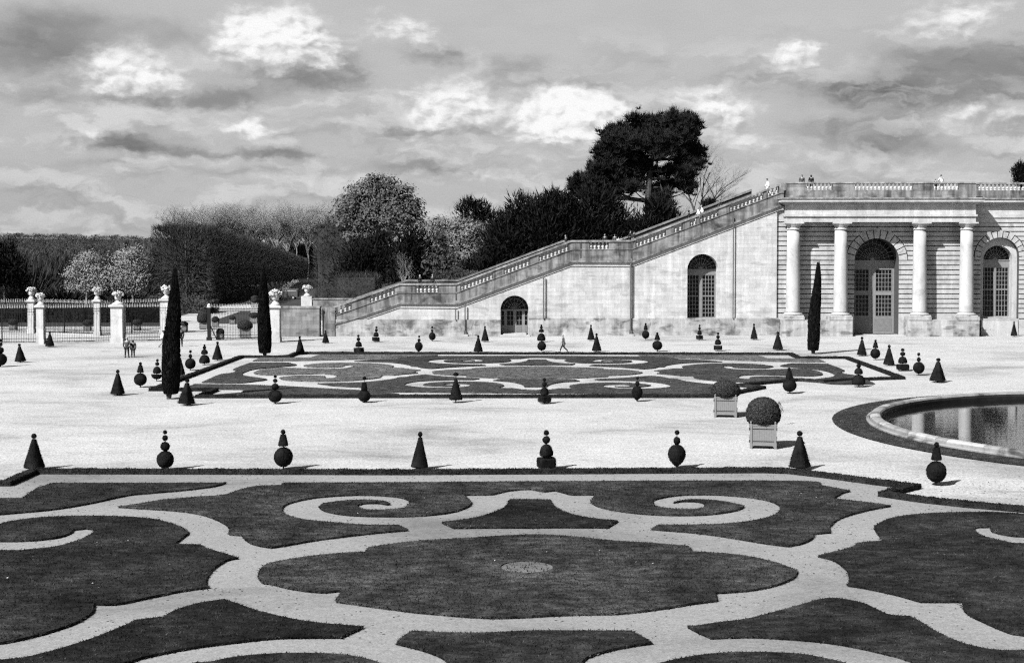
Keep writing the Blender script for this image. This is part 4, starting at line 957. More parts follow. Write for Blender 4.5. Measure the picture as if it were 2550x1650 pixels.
# steps behind the parapet and the far balustrade
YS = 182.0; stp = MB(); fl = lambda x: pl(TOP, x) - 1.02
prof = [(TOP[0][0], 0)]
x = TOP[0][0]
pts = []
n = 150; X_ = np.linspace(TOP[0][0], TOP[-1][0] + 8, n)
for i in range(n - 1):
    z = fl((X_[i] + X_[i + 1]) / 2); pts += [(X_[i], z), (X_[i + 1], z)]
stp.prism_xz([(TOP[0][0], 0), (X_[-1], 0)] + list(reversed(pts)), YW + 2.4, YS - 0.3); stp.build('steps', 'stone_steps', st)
bk = MB(); bc = MB()
for (a, za), (b_, zb) in zip(TOP[:-1], TOP[1:]):
    bk.prism_xz([(a, 0), (b_, 0), (b_, zb - 0.98), (a, za - 0.98)], YS - 0.25, YS + 0.3); bc.prism_xz([(a, za - 0.24), (b_, zb - 0.24), (b_, zb), (a, za)], YS - 0.35, YS + 0.4)
    if zb - za > 1: bk.prism_xz([(a, za - 0.98), (b_, zb - 0.98), (b_, zb - 0.24), (a, za - 0.24)], YS - 0.2, YS + 0.25)
lx0, lx1 = TOP[1][0], TOP[2][0]
for a, b_ in ((lx0, lx0 + 1.7), (lx0 + 4.6, lx0 + 5.4), (lx1 - 1.2, lx1), (TOP[3][0], TOP[4][0])): bk.box(a, b_, YS - 0.2, YS + 0.25, TOP[2][1] - 0.98 if a < TOP[3][0] else TOP[3][1] - 0.98, (TOP[2][1] if a < TOP[3][0] else TOP[3][1]) - 0.24)
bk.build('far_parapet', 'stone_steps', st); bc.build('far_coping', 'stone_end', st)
zl = TOP[2][1]
for a, b_ in ((lx0 + 1.7, lx0 + 4.6), (lx0 + 5.4, lx1 - 1.2)): balusters(st, a, b_, lambda x: zl - 0.98, lambda x: zl - 0.24, YS, 0.5)

# end wall left of the stair and the wall behind it
YE = 161.3
ew = empty('end_wall', (wx(745, YE), YE, 0), 'stained block stone end wall between the gate pier and the stair', 'wall')
mb = MB(); x0, x1 = wx(696, YE), wx(795, YE); zt_ = wz(763, YE); mb.box(x0, x1, YE, YE + 0.7, 0, zt_ - 0.2); mb.box(x1 - 0.7, x1, YE + 0.7, YE + 1.2, 0, zt_ - 0.2); mb.build('wall', 'stone_end', ew)
mb = MB(); mb.box(x0, x1 + 0.06, YE - 0.08, YE + 0.78, zt_ - 0.2, zt_); mb.box(x1 - 0.76, x1 + 0.06, YE + 0.78, YE + 1.2, zt_ - 0.2, zt_); mb.build('coping', 'stone_coping', ew)
sp_ = MB(); xq0, xq1 = ux(803), ux(834); sp_.box(xq0, xq1, YW - 0.3, YW + 0.6, 0, UW(830, 765)[1]); sp_.build('newel_pier', 'stone_weathered', st)
YBW = 195.0
bw = empty('garden_wall', (wx(810, YBW), YBW, 0), 'low grey stone wall behind the gate pier at the bottom of the stair', 'wall')
mb = MB(); mb.box(wx(776, YBW), wx(900, YBW), YBW, YBW + 0.6, 0, wz(746, YBW)); mb.build('wall', 'stone_end', bw)
mb = MB(); mb.box(wx(774, YBW), wx(900, YBW), YBW - 0.1, YBW + 0.7, wz(746, YBW), wz(743, YBW)); mb.build('coping', 'stone_coping', bw)

# ------------------------------------------------------------------ pillars, urns, fences
def pillar(xl, xr, yb_, yt, label, side=0.0):
    g = G((xl + xr) / 2, yb_); Y = g[1]; x0, x1 = wx(xl, Y), wx(xr, Y); zt = wz(yt, Y); w = x1 - x0; cx = (x0 + x1) / 2
    root = empty('stone_pillar', (cx, Y, 0), label, 'pillar', 'stone pillars of the fences')
    MB().box(x0 + 0.06, x1 - 0.06, Y + 0.06, Y + w - 0.06, 0, zt - 0.35).box(x0, x1, Y, Y + w, 0, 0.5).build('shaft', 'stone_urn', root)
    MB().box(x0 - 0.03, x1 + 0.03, Y - 0.03, Y + w + 0.03, zt - 0.35, zt - 0.25).box(x0 - 0.12, x1 + 0.12, Y - 0.12, Y + w + 0.12, zt - 0.25, zt - 0.08).box(x0, x1, Y, Y + w, zt - 0.08, zt).build('cap', 'stone_urn', root)
    return (cx, Y + w / 2, zt, w)
def urn(px_top, c, label):
    cx, y, z, w = c; h = wz(px_top, y) - z; s = h
    root = empty('flower_urn', (cx, y, z), label, 'urn', 'carved stone flower urns on the pillars')
    MB().lathe([(0.46 * w / s, 0), (0.42 * w / s, .06), (0.30 * w / s, .12), (.2 * w / s, .18), (.13, .21), (.1, .25), (.1, .28), (.2, .33), (.25, .42), (.27, .54), (.25, .6), (.28, .62)], 16, (0, 0, 0))
    pr = [(0.46 * w, 0), (0.46 * w, .05 * s), (0.36 * w, .1 * s), (.2 * s, .17 * s), (.12 * s, .22 * s), (.1 * s, .27 * s), (.14 * s, .3 * s), (.2 * s, .36 * s), (.225 * s, .46 * s), (.23 * s, .55 * s), (.22 * s, .6 * s), (.25 * s, .62 * s)]
    MB().lathe(pr, 16, (cx, y, z)).build('vase', 'stone_urn', root, smooth=True)
    mb = MB()
    for i in range(60):
        u = unit(1)[0]; u[2] = abs(u[2]) * 1.0 - 0.25; rr = 0.37 * s * random.uniform(0.75, 1.1)
        p = (cx + u[0] * rr, y + u[1] * rr, z + 0.68 * s + u[2] * rr * 0.85); r = s * random.uniform(0.04, 0.075)
        mb.lathe([(0.001, -r), (r * .8, -r * .6), (r, 0), (r * .8, r * .6), (0.001, r)], 6, p)
    mb.lathe([(0.001, .55 * s), (.2 * s, .6 * s), (.22 * s, .68 * s), (.15 * s, .8 * s), (0.001, .84 * s)], 10, (cx, y, z))
    mb.build('carved_flowers', 'stone_urn', root)
pa = pillar(87, 107.5, 856.5, 760, 'stone pillar of the front fence nearest the left edge'); urn(727, pa, 'carved flower urn on the leftmost front fence pillar')
pb = pillar(272.5, 304.5, 853.5, 759, 'widest stone pillar of the front fence, left of the couple'); urn(722, pb, 'carved flower urn on the wide front fence pillar left of the couple')
pc = pillar(66, 83.5, 830, 747, 'stone pillar of the rear fence behind the leftmost front pillar'); urn(713, pc, 'carved flower urn on the rear fence pillar near the left edge')
pd = pillar(231, 247.5, 835.5, 746.5, 'slender stone pillar of the rear fence, middle one'); urn(712, pd, 'carved flower urn on the middle rear fence pillar')
pe = pillar(396, 424, 829.5, 744.5, 'rear fence stone pillar half hidden by the tall cypress'); urn(708, pe, 'carved flower urn on the pillar beside the tall cypress')
pf = pillar(670, 696.5, 852, 761, 'pale stone gate pier joined to the stained end wall'); urn(718, pf, 'carved flower urn on the gate pier right of the second cypress')
# short pedestal on the wall behind
xw0, xw1 = wx(750, YBW), wx(776.5, YBW)
root = empty('stone_pillar', ((xw0 + xw1) / 2, YBW, 0), 'bright white pedestal at the end of the low wall behind the gate pier', 'pillar', 'stone pillars of the fences')
MB().box(xw0, xw1, YBW - 0.15, YBW + 1.2, 0, wz(738, YBW)).build('shaft', 'stone_urn', root)
urn(706, ((xw0 + xw1) / 2, YBW + 0.5, wz(738, YBW), xw1 - xw0 - 0.3), 'carved flower urn on the white pedestal behind the gate pier')

def fence(p0, p1, h, label, kerb=True, sp=0.17, name='iron_fence', gap=()):
    (xa_, ya_), (xb_, yb_) = p0, p1; L = math.hypot(xb_ - xa_, yb_ - ya_); ux, uy = (xb_ - xa_) / L, (yb_ - ya_) / L
    cx, cy = (xa_ + xb_) / 2, (ya_ + yb_) / 2
    root = empty(name, (cx, cy, 0), label, 'fence', 'iron fence bays with pale spear tips')
    def bar(mb, t0, t1, z0, z1, d):
        a = (xa_ + ux * t0, ya_ + uy * t0); b_ = (xa_ + ux * t1, ya_ + uy * t1); nx, ny = -uy * d, ux * d
        mb.add([(a[0] - nx, a[1] - ny, z0), (b_[0] - nx, b_[1] - ny, z0), (b_[0] + nx, b_[1] + ny, z0), (a[0] + nx, a[1] + ny, z0), (a[0] - nx, a[1] - ny, z1), (b_[0] - nx, b_[1] - ny, z1), (b_[0] + nx, b_[1] + ny, z1), (a[0] + nx, a[1] + ny, z1)],
               [(0, 3, 2, 1), (4, 5, 6, 7), (0, 1, 5, 4), (1, 2, 6, 5), (2, 3, 7, 6), (3, 0, 4, 7)])
    rails = MB(); bars = MB(); tips = MB()
    for z in (0.22, 0.52, h * 0.80, h * 0.86): bar(rails, 0, L, z, z + 0.05, 0.025)
    n = int(L / sp)
    for i in range(n + 1):
        t = min(L - 0.015, max(0.015, i * L / n)); bar(bars, t - 0.014, t + 0.014, 0.12, h * 0.9, 0.014)
        x, y = xa_ + ux * t, ya_ + uy * t
        tips.lathe([(0.012, 0), (0.035, 0.04), (0.042, 0.12), (0.02, 0.2), (0.03, 0.24), (0.001, 0.46)], 5, (x, y, h * 0.9 - 0.01))
        if i % 2 == 0 and h > 3: bars.lathe([(0.02, 0), (0.025, 0.06), (0.02, 0.1), (0.001, 0.3)], 4, (x + ux * sp / 2, y + uy * sp / 2, h * 0.80 - 0.34))
    m_ = max(1, int(round(L / 4.6)))
    for i in range(1, m_): t = L * i / m_; bar(bars, t - 0.04, t + 0.04, 0.0, h * 0.92, 0.05)
    rails.build('rails', 'iron', root); bars.build('bars', 'iron', root); tips.build('spear_tips', 'iron_tip', root)
    if kerb:
        k_ = MB(); bar(k_, 0, L, 0, 0.14, 0.16); k_.build('kerb', 'stone_clean', root)
    return root
gF = lambda x: (G(x, 858 - 7 * x / 424)[0], G(x, 858 - 7 * x / 424)[1] + 0.5)
fence((pa[0] - 7.5, pa[1] - 1.0), (pa[0] - 0.45, pa[1]), 4.2, 'front iron fence bay cut by the left edge of the photo')
fence((pa[0] + 0.45, pa[1]), (pb[0] - 0.7, pb[1]), 4.2, 'front iron fence bay between the two front stone pillars')
g_ = gF(430); fence((pb[0] + 0.7, pb[1]), (g_[0], g_[1]), 4.2, 'front iron fence bay behind the couple, ending at the tall cypress')
fence((pc[0] - 9, pc[1] - 1.5), (pc[0] - 0.4, pc[1]), 4.1, 'rear iron fence bay at the left edge', sp=0.2)
fence((pc[0] + 0.4, pc[1]), (pd[0] - 0.4, pd[1]), 4.1, 'rear iron fence bay between the first two rear pillars', sp=0.2)
fence((pd[0] + 0.4, pd[1]), (pe[0] - 0.6, pe[1]), 4.1, 'rear iron fence bay left of the tall cypress', sp=0.2)
ga = G(527, 846.5); gb = G(668, 846.5)
gate = fence(ga[:2], (gb[0], gb[1] + 0.3), 3.95, 'iron gate leaf with spear tips standing behind the second cypress', kerb=False, name='iron_gate')
gate['category'] = 'gate'; del gate['group']
gp = G(521, 847); root = empty('gate_post', (gp[0], gp[1], 0), 'thick black iron gate post with a pale cap at the open gateway', 'post')
MB().box(gp[0] - .17, gp[0] + .17, gp[1] - .17, gp[1] + .17, 0, 3.6).box(gp[0] - .26, gp[0] + .26, gp[1] - .26, gp[1] + .26, 0, 0.35).tube([(gp[0] + .15, gp[1], 1.6), (gp[0] + .8, gp[1] + .1, 0.1)], 0.06, 5).build('post', 'iron', root)
MB().box(gp[0] - .2, gp[0] + .2, gp[1] - .2, gp[1] + .2, 3.6, 3.75).lathe([(.2, 0), (.2, .15), (.1, .25), (0.001, .3)], 8, (gp[0], gp[1], 3.75)).build('cap', 'iron_tip', root)

# ------------------------------------------------------------------ planters
def planter_proto():
    root = bpy.data.objects.new('planter', None); COL.objects.link(root)
    w = 0.66                                   # unit planter: box 1.32 m wide
    for sx in (-1, 1):
        for sy in (-1, 1): MB().box(sx * w - 0.07, sx * w + 0.07, sy * w - 0.07, sy * w + 0.07, 0, 1.36).build('corner_post', 'planter_paint', root)
    for sx in (-1, 1):
        for sy in (-1, 1): MB().lathe([(0.05, 0), (0.03, .03), (0.055, .08), (0.05, .12), (0.001, .17)], 8, (sx * w, sy * w, 1.36)).build('finial', 'planter_paint', root)
    p = MB()
    for i in range(9):
        a = -w + 0.07 + (2 * w - 0.14) * i / 9; b_ = a + (2 * w - 0.14) / 9 - 0.004
        for s in (-1, 1): p.box(a, b_, s * w - 0.025, s * w + 0.025, 0.3, 1.26); p.box(s * w - 0.025, s * w + 0.025, a, b_, 0.3, 1.26)
    p.build('side_panel', 'planter_paint', root)
    r_ = MB()
    for s in (-1, 1):
        for z0, z1 in ((0.17, 0.3), (1.26, 1.34)): r_.box(-w + .071, w - .071, s * w - 0.045, s * w + 0.045, z0, z1); r_.box(s * w - 0.045, s * w + 0.045, -w + .071, w - .071, z0, z1)
        for sx in (-1, 1): r_.prism_xz([(sx * (w - .071), 0.17), (sx * (w - .16), 0.17), (sx * (w - .071), 0.08)], s * w - .04, s * w + .04)
    r_.build('rail', 'planter_paint', root)
    b_ = MB()
    for z in (0.42, 1.1):
        for s in (-1, 1): b_.tube([(-w - 0.09, s * (w + .045), z), (w + 0.09, s * (w + .045), z)], 0.014, 5); b_.tube([(s * (w + .045), -w - .09, z), (s * (w + .045), w + .09, z)], 0.014, 5)
        for sx in (-1, 1):
            for sy in (-1, 1): b_.box(sx * (w + .085) - .022, sx * (w + .085) + .022, sy * (w + .06) - .022, sy * (w + .06) + .022, z - 0.08, z + 0.08)
    b_.build('iron_bar', 'iron', root)
    MB().box(-w + .03, w - .03, -w + .03, w - .03, 0.2, 1.22).build('soil', 'soil', root)
    MB().box(-w + .1, w - .1, -w + .1, w - .1, 0.02, 0.19).build('dark_base', 'soil', root)  # added dark block in soil colour, standing in for shade beneath the box
    MB().tube([(0, 0, 1.2), (0.02, 0, 1.8)], [0.09, 0.07], 8).build('trunk', 'bark', root)
    c = MB(); prof = [(0.35, 1.24), (0.72, 1.3), (0.9, 1.48), (0.97, 1.75), (0.94, 2.05), (0.8, 2.4), (0.58, 2.62), (0.3, 2.73), (0.001, 2.76)]
    c.lathe([(r * 0.95, z) for r, z in prof], 28); c.faces_np(fuzz(prof, 9000, 0.075, out=-0.02), 4)
    c.build('clipped_crown', 'box_leaf', root)
    return root
PL = reg(planter_proto()); first = [True]
def planter(x, yb_, box_px, label, rz, crown=1.0, ch=1.0):
    g = G(x, yb_); s = box_px * g[1] / F / 1.46
    if first[0]: o = PL; first[0] = False
    else: o = copy_tree(PL)
    o.location = (g[0], g[1] + 0.66 * s, 0); o.scale = (s, s, s); o.rotation_euler = (0, 0, rz)
    for ch_ in o.children:
        if ch_.name.startswith('clipped_crown'):
            ch_.scale = (crown, crown, ch); ch_.location = (0, 0, 1.24 * (1 - ch))
    return tag(o, label, 'planter', 'boxed clipped shrubs')
p1 = planter(1905, 1117, 66, 'wooden planter with a tall clipped ball shrub, nearer of two left of the basin', R(-9), 1.0, 1.0)
planter(1810, 1039, 56, 'wooden planter with a flatter ball shrub, farther of two left of the basin', R(-8), 1.0, .72)
mb = MB(); bx, by, _ = G(1942, 1060); by += 0.3
for k in range(9):
    p = [(bx + random.uniform(-.05, .05), by + random.uniform(-.1, .1), 1.35)]
    for q in range(7): p.append((p[-1][0] + random.uniform(-.1, .12), p[-1][1] + random.uniform(-.06, .06), p[-1][2] - random.uniform(.06, .13)))
    mb.tube(p, [0.012] * 7 + [0.004], 4)
P_ = np.array(mb.v)[RNG.integers(0, len(mb.v), 70)]; mb.faces_np(leaves(P_, 0.06), 4)
o = mb.build('trailing_vine', 'dead_twig', p1, org=Vector(p1.location)); o.matrix_parent_inverse = Matrix.LocRotScale(None, p1.rotation_euler, p1.scale).inverted()
for x, yb_, w, lab, rz, cr, ch in ((458, 825, 15.5, 'small boxed shrub just right of the tall cypress, inside the gateway', 0.2, .9, .7), (505, 820, 19, 'boxed tree in the gateway left of the black gate post', 0.1, 1.3, 1.5), (547, 846, 16.5, 'small boxed ball shrub seen through the left of the gate leaf', 0, .95, .8),
        (608, 842, 25, 'biggest boxed ball shrub behind the gate leaf', 0.1, 1.15, .9), (535, 814, 14, 'dark boxed shrub behind the gate post end of the gate leaf', 0, 1.05, 1.0), (578, 807, 12.5, 'boxed shrub farther back in the dark strip behind the gate', 0, 1.0, .8),
        (631, 806, 18, 'boxed shrub half hidden by the second cypress behind the gate', 0, 1.1, .7), (633, 766, 14, 'dark boxed shrub on the drive beyond the gate', 0, 1.1, 1.3),
        (216, 824, 16, 'boxed shrub in the dark behind the rear fence, left of its middle pillar', 0, 1.2, .9), (30, 822, 16, 'boxed shrub in the dark behind the rear fence near the left edge', 0, 1.2, .9), (340, 823, 16, 'boxed shrub in the dark behind the rear fence right of its middle pillar', 0, 1.2, .9)):
    planter(x, yb_, w, lab, rz, cr, ch)

# ------------------------------------------------------------------ ground beyond the fence
def gsheet(name, px, z, mat): return tag(sheet(name, [G(x, y)[:2] for x, y in px], [], z, mat), kind='structure')
gsheet('lawn', [(543, 806), (543, 794), (599, 775), (624, 775), (624, 806)], 0.008, 'field_grass')
gsheet('lawn', [(692, 768), (806, 768), (815, 700), (747, 700), (700, 738), (690, 752)], 0.008, 'field_grass')
gsheet('earth', [(-900, 815), (424, 812), (440, 790), (520, 765), (610, 752), (735, 699), (-300, 699)], 0.006, 'earth')
gsheet('road', [(608, 756), (660, 748), (700, 732), (745, 700), (737, 692), (726, 696), (690, 722), (640, 744)], 0.012, 'gravel')
gsheet('road', [(600, 772), (690, 750), (690, 742), (610, 752)], 0.016, 'gravel')

# hill
def hillz(x, y):
    t = np.clip((y - 380) / 1100, 0, 1); t = t * t * (3 - 2 * t)
    k = np.clip((-140 - x + (y - 600) * -0.06) / 260, 0, 1); k = k * k * (3 - 2 * k)
    return t * (17 * k + 3 * k * np.sin(x * 0.006 + 1.0) + 1.2 * k * np.sin(x * 0.021))
gx = np.linspace(-1500, 100, 70); gy = np.linspace(380, 2600, 60)
XX, YY = np.meshgrid(gx, gy); ZZ = np.where(YY < 1480, hillz(XX, YY), hillz(XX, np.full_like(YY, 1480))) - 0.3
mb = MB(); mb.v = [tuple(p) for p in np.stack([XX, YY, ZZ], -1).reshape(-1, 3)]
for j in range(59):
    for i in range(69): a = j * 70 + i; mb.f.append([a, a + 1, a + 71, a + 70])
tag(mb.build('hill', 'earth', None, smooth=True), kind='structure')
# woods on the hill: bare crowns as sprays of twigs
def spray(n, c, r, w, up=0.5, ln=0.6):
    u = unit(n); u[:, 2] = np.abs(u[:, 2]) * 1.0 - 0.1
    rad = RNG.uniform(0.3, 1, (n, 1)) ** 0.6
    A = c + u * np.array(r) * rad * 0.75; B = A + (u + np.array([0, 0, up])) * np.mean(r) * ln * RNG.uniform(0.4, 1, (n, 1))
    return sticks(A, B, w)
mb = MB()
for i in range(2600):
    y = 430 + 1080 * RNG.uniform() ** 0.9; x = RNG.uniform(-0.42 * y - 60, -150 + (y - 600) * 0.02)
    z = float(hillz(np.array(x), np.array(y))); s = RNG.uniform(2.6, 5.2); n = int(70 * min(1, 650 / y) + 30)
    mb.faces_np(spray(n, np.array([x, y, z + s * 0.7]), (s, s, s * .9), s * 0.085, 0.25, 0.38), 3)
for i in range(260):
    y = RNG.uniform(480, 600); x = RNG.uniform(-0.3 * y, -0.115 * y); s = RNG.uniform(5, 8)
    mb.faces_np(spray(90, np.array([x, y, s * 0.6]), (s, s, s * 1.1), s * 0.07, 0.4, 0.5), 3)
tag(mb.build('distant_woods', 'woods_leaf', None), 'bare grey woods covering the far hill on the left', 'woods', kind='stuff')

# ------------------------------------------------------------------ trees
def leafy(name, blobs, Y, leaf, mat, label, cat, n=2600, base=None, group=None, clump=0.18, per=26, trunk=True, bark='bark', limbs=6, flat=1.0, droop=0.0, aspect=0.6):
    pts = []; cs = []; nrs = []
    for bx_, by_, rx, ry in blobs:
        X, Z = W(bx_, by_, Y); k = Y / F; rX, rZ = rx * k, ry * k; rY = min(rX, max(rZ, rX * 0.7)); cs.append((X, Y, Z, rX, rY, rZ))
    vol = np.array([c[3] * c[5] for c in cs]); cnt = np.maximum(2, (n / per * vol / vol.sum()).astype(int))
    for (X, Y_, Z, rX, rY, rZ), m_ in zip(cs, cnt):
        u = unit(m_) * RNG.uniform(0.25, 1.0, (m_, 1)) ** 0.45
        c = np.array([X, Y_, Z]) + u * np.array([rX, rY, rZ])
        sz = clump * math.sqrt(rX * rZ) * 1.0 + leaf * 0.8
        q = np.repeat(c, per, 0) + RNG.normal(0, 1, (m_ * per, 3)) * np.array([sz, sz, sz * 0.55 * flat]); pts.append(q); nrs.append(np.repeat(u * np.array([.9, .9, .8]) + np.array([0, -.15, .35]), per, 0))
    pts = np.concatenate(pts); bz = min(c[2] - c[5] for c in cs)
    mx = np.average([c[0] for c in cs], weights=vol); mz = max(c[2] + c[5] for c in cs)
    if base: bX, z0 = W(base[0], base[1], Y)
    else: bX, z0 = mx, 0.0
    root = empty(name, (bX, Y, z0), label, cat, group)
    if mat == 'yew_leaf':
        nn = np.concatenate(nrs) * np.array([.9, .9, .6]) + unit(len(pts)) * 0.55 + np.array([0, 0, .55]); L_ = leaf * RNG.uniform(1.0, 2.6, (len(pts), 1))
        MB().faces_np(sticks(pts, pts + nn * L_ * 0.8, leaf * 0.42), 3).build('crown', mat, root)
    else: MB().faces_np(leaves(pts, leaf, np.concatenate(nrs), 0.45, aspect), 4).build('crown', mat, root)
    if trunk:
        hh = mz - z0; t = MB(); r0 = max(0.12, hh * 0.022); tz = z0 + hh * 0.72
        t.tube([(bX, Y, z0), (bX + 0.1, Y, z0 + hh * 0.25), ((bX + mx) / 2, Y, z0 + hh * 0.5), (mx, Y, tz)], [r0, r0 * .8, r0 * .6, r0 * .25], 8)
        for c in random.sample(cs, min(limbs, len(cs))):
            zc = min(max(c[2] - c[5] * 1.3, z0 + hh * 0.3), tz); f_ = (zc - z0) / hh
            sx = bX + (mx - bX) * min(1, f_ / 0.72); t.tube([(sx, Y, zc), ((sx + c[0]) / 2, Y + random.uniform(-.5, .5), (zc + c[2]) / 2 - 0.1), (c[0], Y + random.uniform(-.8, .8), c[2])], [r0 * .35, r0 * .22, r0 * .08], 5)
        t.build('trunk', bark, root)
    return root
leafy('broadleaf_tree', [(945, 452, 42, 18), (905, 478, 42, 26), (955, 480, 50, 28), (1000, 482, 30, 24), (875, 508, 40, 28), (930, 515, 50, 32), (990, 512, 45, 30), (1030, 512, 22, 22), (858, 540, 36, 22), (900, 548, 45, 24), (960, 545, 55, 26), (1015, 540, 40, 22), (1046, 545, 14, 12), (925, 582, 58, 16), (890, 590, 30, 14), (985, 575, 30, 12)], 230, 0.45, 'oak_leaf',
      'big round tree in young leaf towering above the dark yews, left of the stair', 'tree', 17000, clump=0.13, per=24, limbs=10)
leafy('flowering_tree', [(1092, 552, 30, 16), (1135, 556, 40, 20), (1175, 575, 45, 28), (1205, 605, 32, 28), (1140, 590, 50, 22), (1185, 622, 48, 24), (1060, 575, 26, 20), (1222, 600, 16, 20), (1085, 596, 34, 24), (1160, 640, 40, 18)], 222, 0.34, 'pale_leaf',
      'pale budding broad tree between the dark yews above the lower landing', 'tree', 14000, clump=0.14, per=22)
leafy('dark_tree', [(1176, 510, 20, 12), (1192, 528, 26, 16), (1204, 550, 26, 18), (1160, 524, 14, 8), (1215, 568, 20, 14), (1170, 545, 20, 12)], 240, 0.5, 'yew_leaf', 'small dark conifer crown peeping out behind the pale budding tree', 'tree', 2600)
leafy('dark_yew', [(900, 640, 42, 42), (880, 680, 40, 35), (930, 660, 45, 40), (955, 620, 30, 40), (925, 690, 55, 30)], 213, 0.5, 'yew_leaf', 'black yew mass below the big round tree, left one', 'yew', 6500, clump=0.25)
leafy('dark_yew', [(1020, 600, 20, 32), (1000, 635, 40, 40), (1045, 620, 25, 38), (1040, 665, 50, 40), (1075, 675, 45, 35), (1000, 680, 50, 30), (1110, 690, 60, 28)], 211, 0.5, 'yew_leaf', 'black pointed yew mass just left of the pale budding tree', 'yew', 7500, clump=0.25)
leafy('evergreen_shrub', [(1100, 640, 26, 28), (1098, 585, 12, 18), (1085, 660, 30, 25), (1130, 665, 40, 25), (1150, 690, 50, 20)], 209, 0.45, 'shrub_leaf', 'dark grey shrub in front of the pale budding tree', 'shrub', 4200, trunk=False)
leafy('evergreen_shrub', [(1200, 665, 40, 22), (1240, 655, 38, 26), (1270, 640, 30, 22), (1215, 685, 50, 18)], 208, 0.45, 'yew_leaf', 'dark rounded shrub along the second stair flight', 'shrub', 4000, trunk=False)
yw_ = 'tall black yews behind the stair'
leafy('dark_yew', [(1262, 565, 34, 26), (1245, 600, 40, 30), (1275, 610, 45, 40), (1240, 640, 40, 25)], 206, 0.5, 'yew_leaf', 'lowest of the tall black yews behind the stair, next to the pale budding tree', 'yew', 5500, group=yw_, clump=0.25)
leafy('dark_yew', [(1300, 512, 24, 22), (1303, 545, 36, 30), (1305, 590, 45, 38), (1320, 620, 50, 30), (1330, 560, 30, 30)], 207, 0.5, 'yew_leaf', 'tall black yew with a pointed top, second in the row behind the stair', 'yew', 6500, group=yw_, clump=0.25)
leafy('dark_yew', [(1350, 508, 24, 16), (1355, 540, 36, 28), (1360, 580, 44, 34), (1375, 600, 40, 26)], 205, 0.5, 'yew_leaf', 'tall black yew above the middle landing, third in the row', 'yew', 6000, group=yw_, clump=0.25)
leafy('dark_yew', [(1395, 500, 26, 16), (1412, 515, 26, 20), (1400, 545, 42, 30), (1420, 580, 50, 28), (1440, 540, 24, 24)], 206, 0.5, 'yew_leaf', 'tall black yew directly left of the big pine', 'yew', 6500, group=yw_, clump=0.25)
leafy('dark_yew', [(1490, 500, 42, 24), (1475, 535, 48, 30), (1530, 545, 30, 34), (1500, 575, 60, 28), (1460, 580, 44, 24), (1560, 580, 40, 20)], 206, 0.5, 'yew_leaf', 'broad black yew under the left boughs of the big pine', 'yew', 8000, group=yw_, clump=0.25)
leafy('dark_yew', [(1640, 520, 22, 22), (1660, 545, 22, 20), (1620, 560, 40, 18), (1595, 572, 30, 16)], 205, 0.5, 'yew_leaf', 'black yew at the foot of the big pine, beside the upper flight', 'yew', 4000, group=yw_, clump=0.25)
leafy('round_bush', [(1769, 510, 13, 12), (1768, 520, 14, 12)], 200, 0.3, 'yew_leaf', 'round dark bush showing above the upper stair flight', 'shrub', 1800, trunk=False)
leafy('dark_tree', [(2540, 412, 5, 6), (2536, 423, 9, 8), (2546, 426, 9, 8), (2536, 438, 12, 9), (2545, 453, 14, 12)], 205, 0.28, 'yew_leaf', 'dark conifer top showing above the balustrade at the far right', 'tree', 2600, clump=0.14)
# the big pine
def r5(x, y): return (1350 + x / 4.327, 270 + y / 4.327)
pads = [(1190, 160, 210, 55), (1480, 150, 200, 55), (1630, 205, 80, 40), (880, 260, 190, 60), (1230, 260, 230, 50), (1560, 280, 120, 40), (1450, 330, 120, 40), (700, 320, 80, 55), (790, 370, 150, 50), (760, 470, 200, 62), (600, 490, 60, 35), (1080, 400, 230, 55), (1380, 400, 170, 48), (1640, 480, 140, 45), (1480, 500, 120, 40),
        (1560, 570, 130, 36), (950, 560, 120, 50), (1270, 520, 120, 40), (560, 660, 80, 50), (690, 650, 150, 65), (880, 650, 150, 50), (650, 760, 100, 48), (820, 800, 130, 40), (960, 880, 100, 32), (360, 850, 80, 60), (440, 900, 90, 60), (620, 850, 120, 60), (700, 930, 140, 60), (1420, 700, 160, 36), (1540, 740, 90, 40), (1560, 830, 120, 34), (1290, 880, 110, 36), (1280, 960, 100, 34), (1660, 620, 90, 28), (1310, 1055, 80, 26), (1570, 900, 60, 24), (1020, 700, 90, 40), (1000, 780, 110, 45), (1090, 620, 90, 40), (780, 880, 120, 45), (420, 800, 90, 55), (520, 880, 100, 60), (1370, 820, 110, 40), (1240, 700, 70, 34), (1480, 640, 110, 40)]
YT = 214
hull = [(1000, 110), (1350, 90), (1540, 125), (1690, 210), (1590, 320), (1560, 420), (1770, 450), (1740, 560), (1720, 640), (1560, 700), (1600, 760), (1450, 800), (1260, 740), (1230, 640), (1080, 640), (1060, 780), (900, 900), (560, 960), (330, 900), (290, 820), (480, 860), (560, 760), (490, 640), (580, 600), (540, 470), (640, 440), (620, 320), (760, 220), (900, 190)]
hp = np.stack([RNG.uniform(280, 1780, 400), RNG.uniform(90, 960, 400)], 1); hp = hp[inside(hull, hp)]; hp = hp[(hp[:, 1] < 540) | (hp[:, 0] < 880)][:40]
pads += [(float(a_), float(b_), RNG.uniform(36, 66), RNG.uniform(28, 46)) for a_, b_ in hp]
k = YT / F; pts = []; tr = MB(); PB = W(*r5(1165, 1215), YT)
def tp(x, y, dy=0): X, Z = W(*r5(x, y), YT); return (X, YT + dy, Z)
root = empty('pine_tree', (PB[0], YT, 0), 'huge dark umbrella pine with layered boughs and a bare trunk above the stair', 'tree')
tr.tube([(PB[0], YT, 0), tp(1150, 1200), tp(1145, 1000), tp(1150, 850), tp(1160, 700), tp(1185, 560), tp(1230, 400), tp(1290, 250)], [0.75, 0.62, 0.56, 0.52, 0.45, 0.32, 0.2, 0.08], 10)
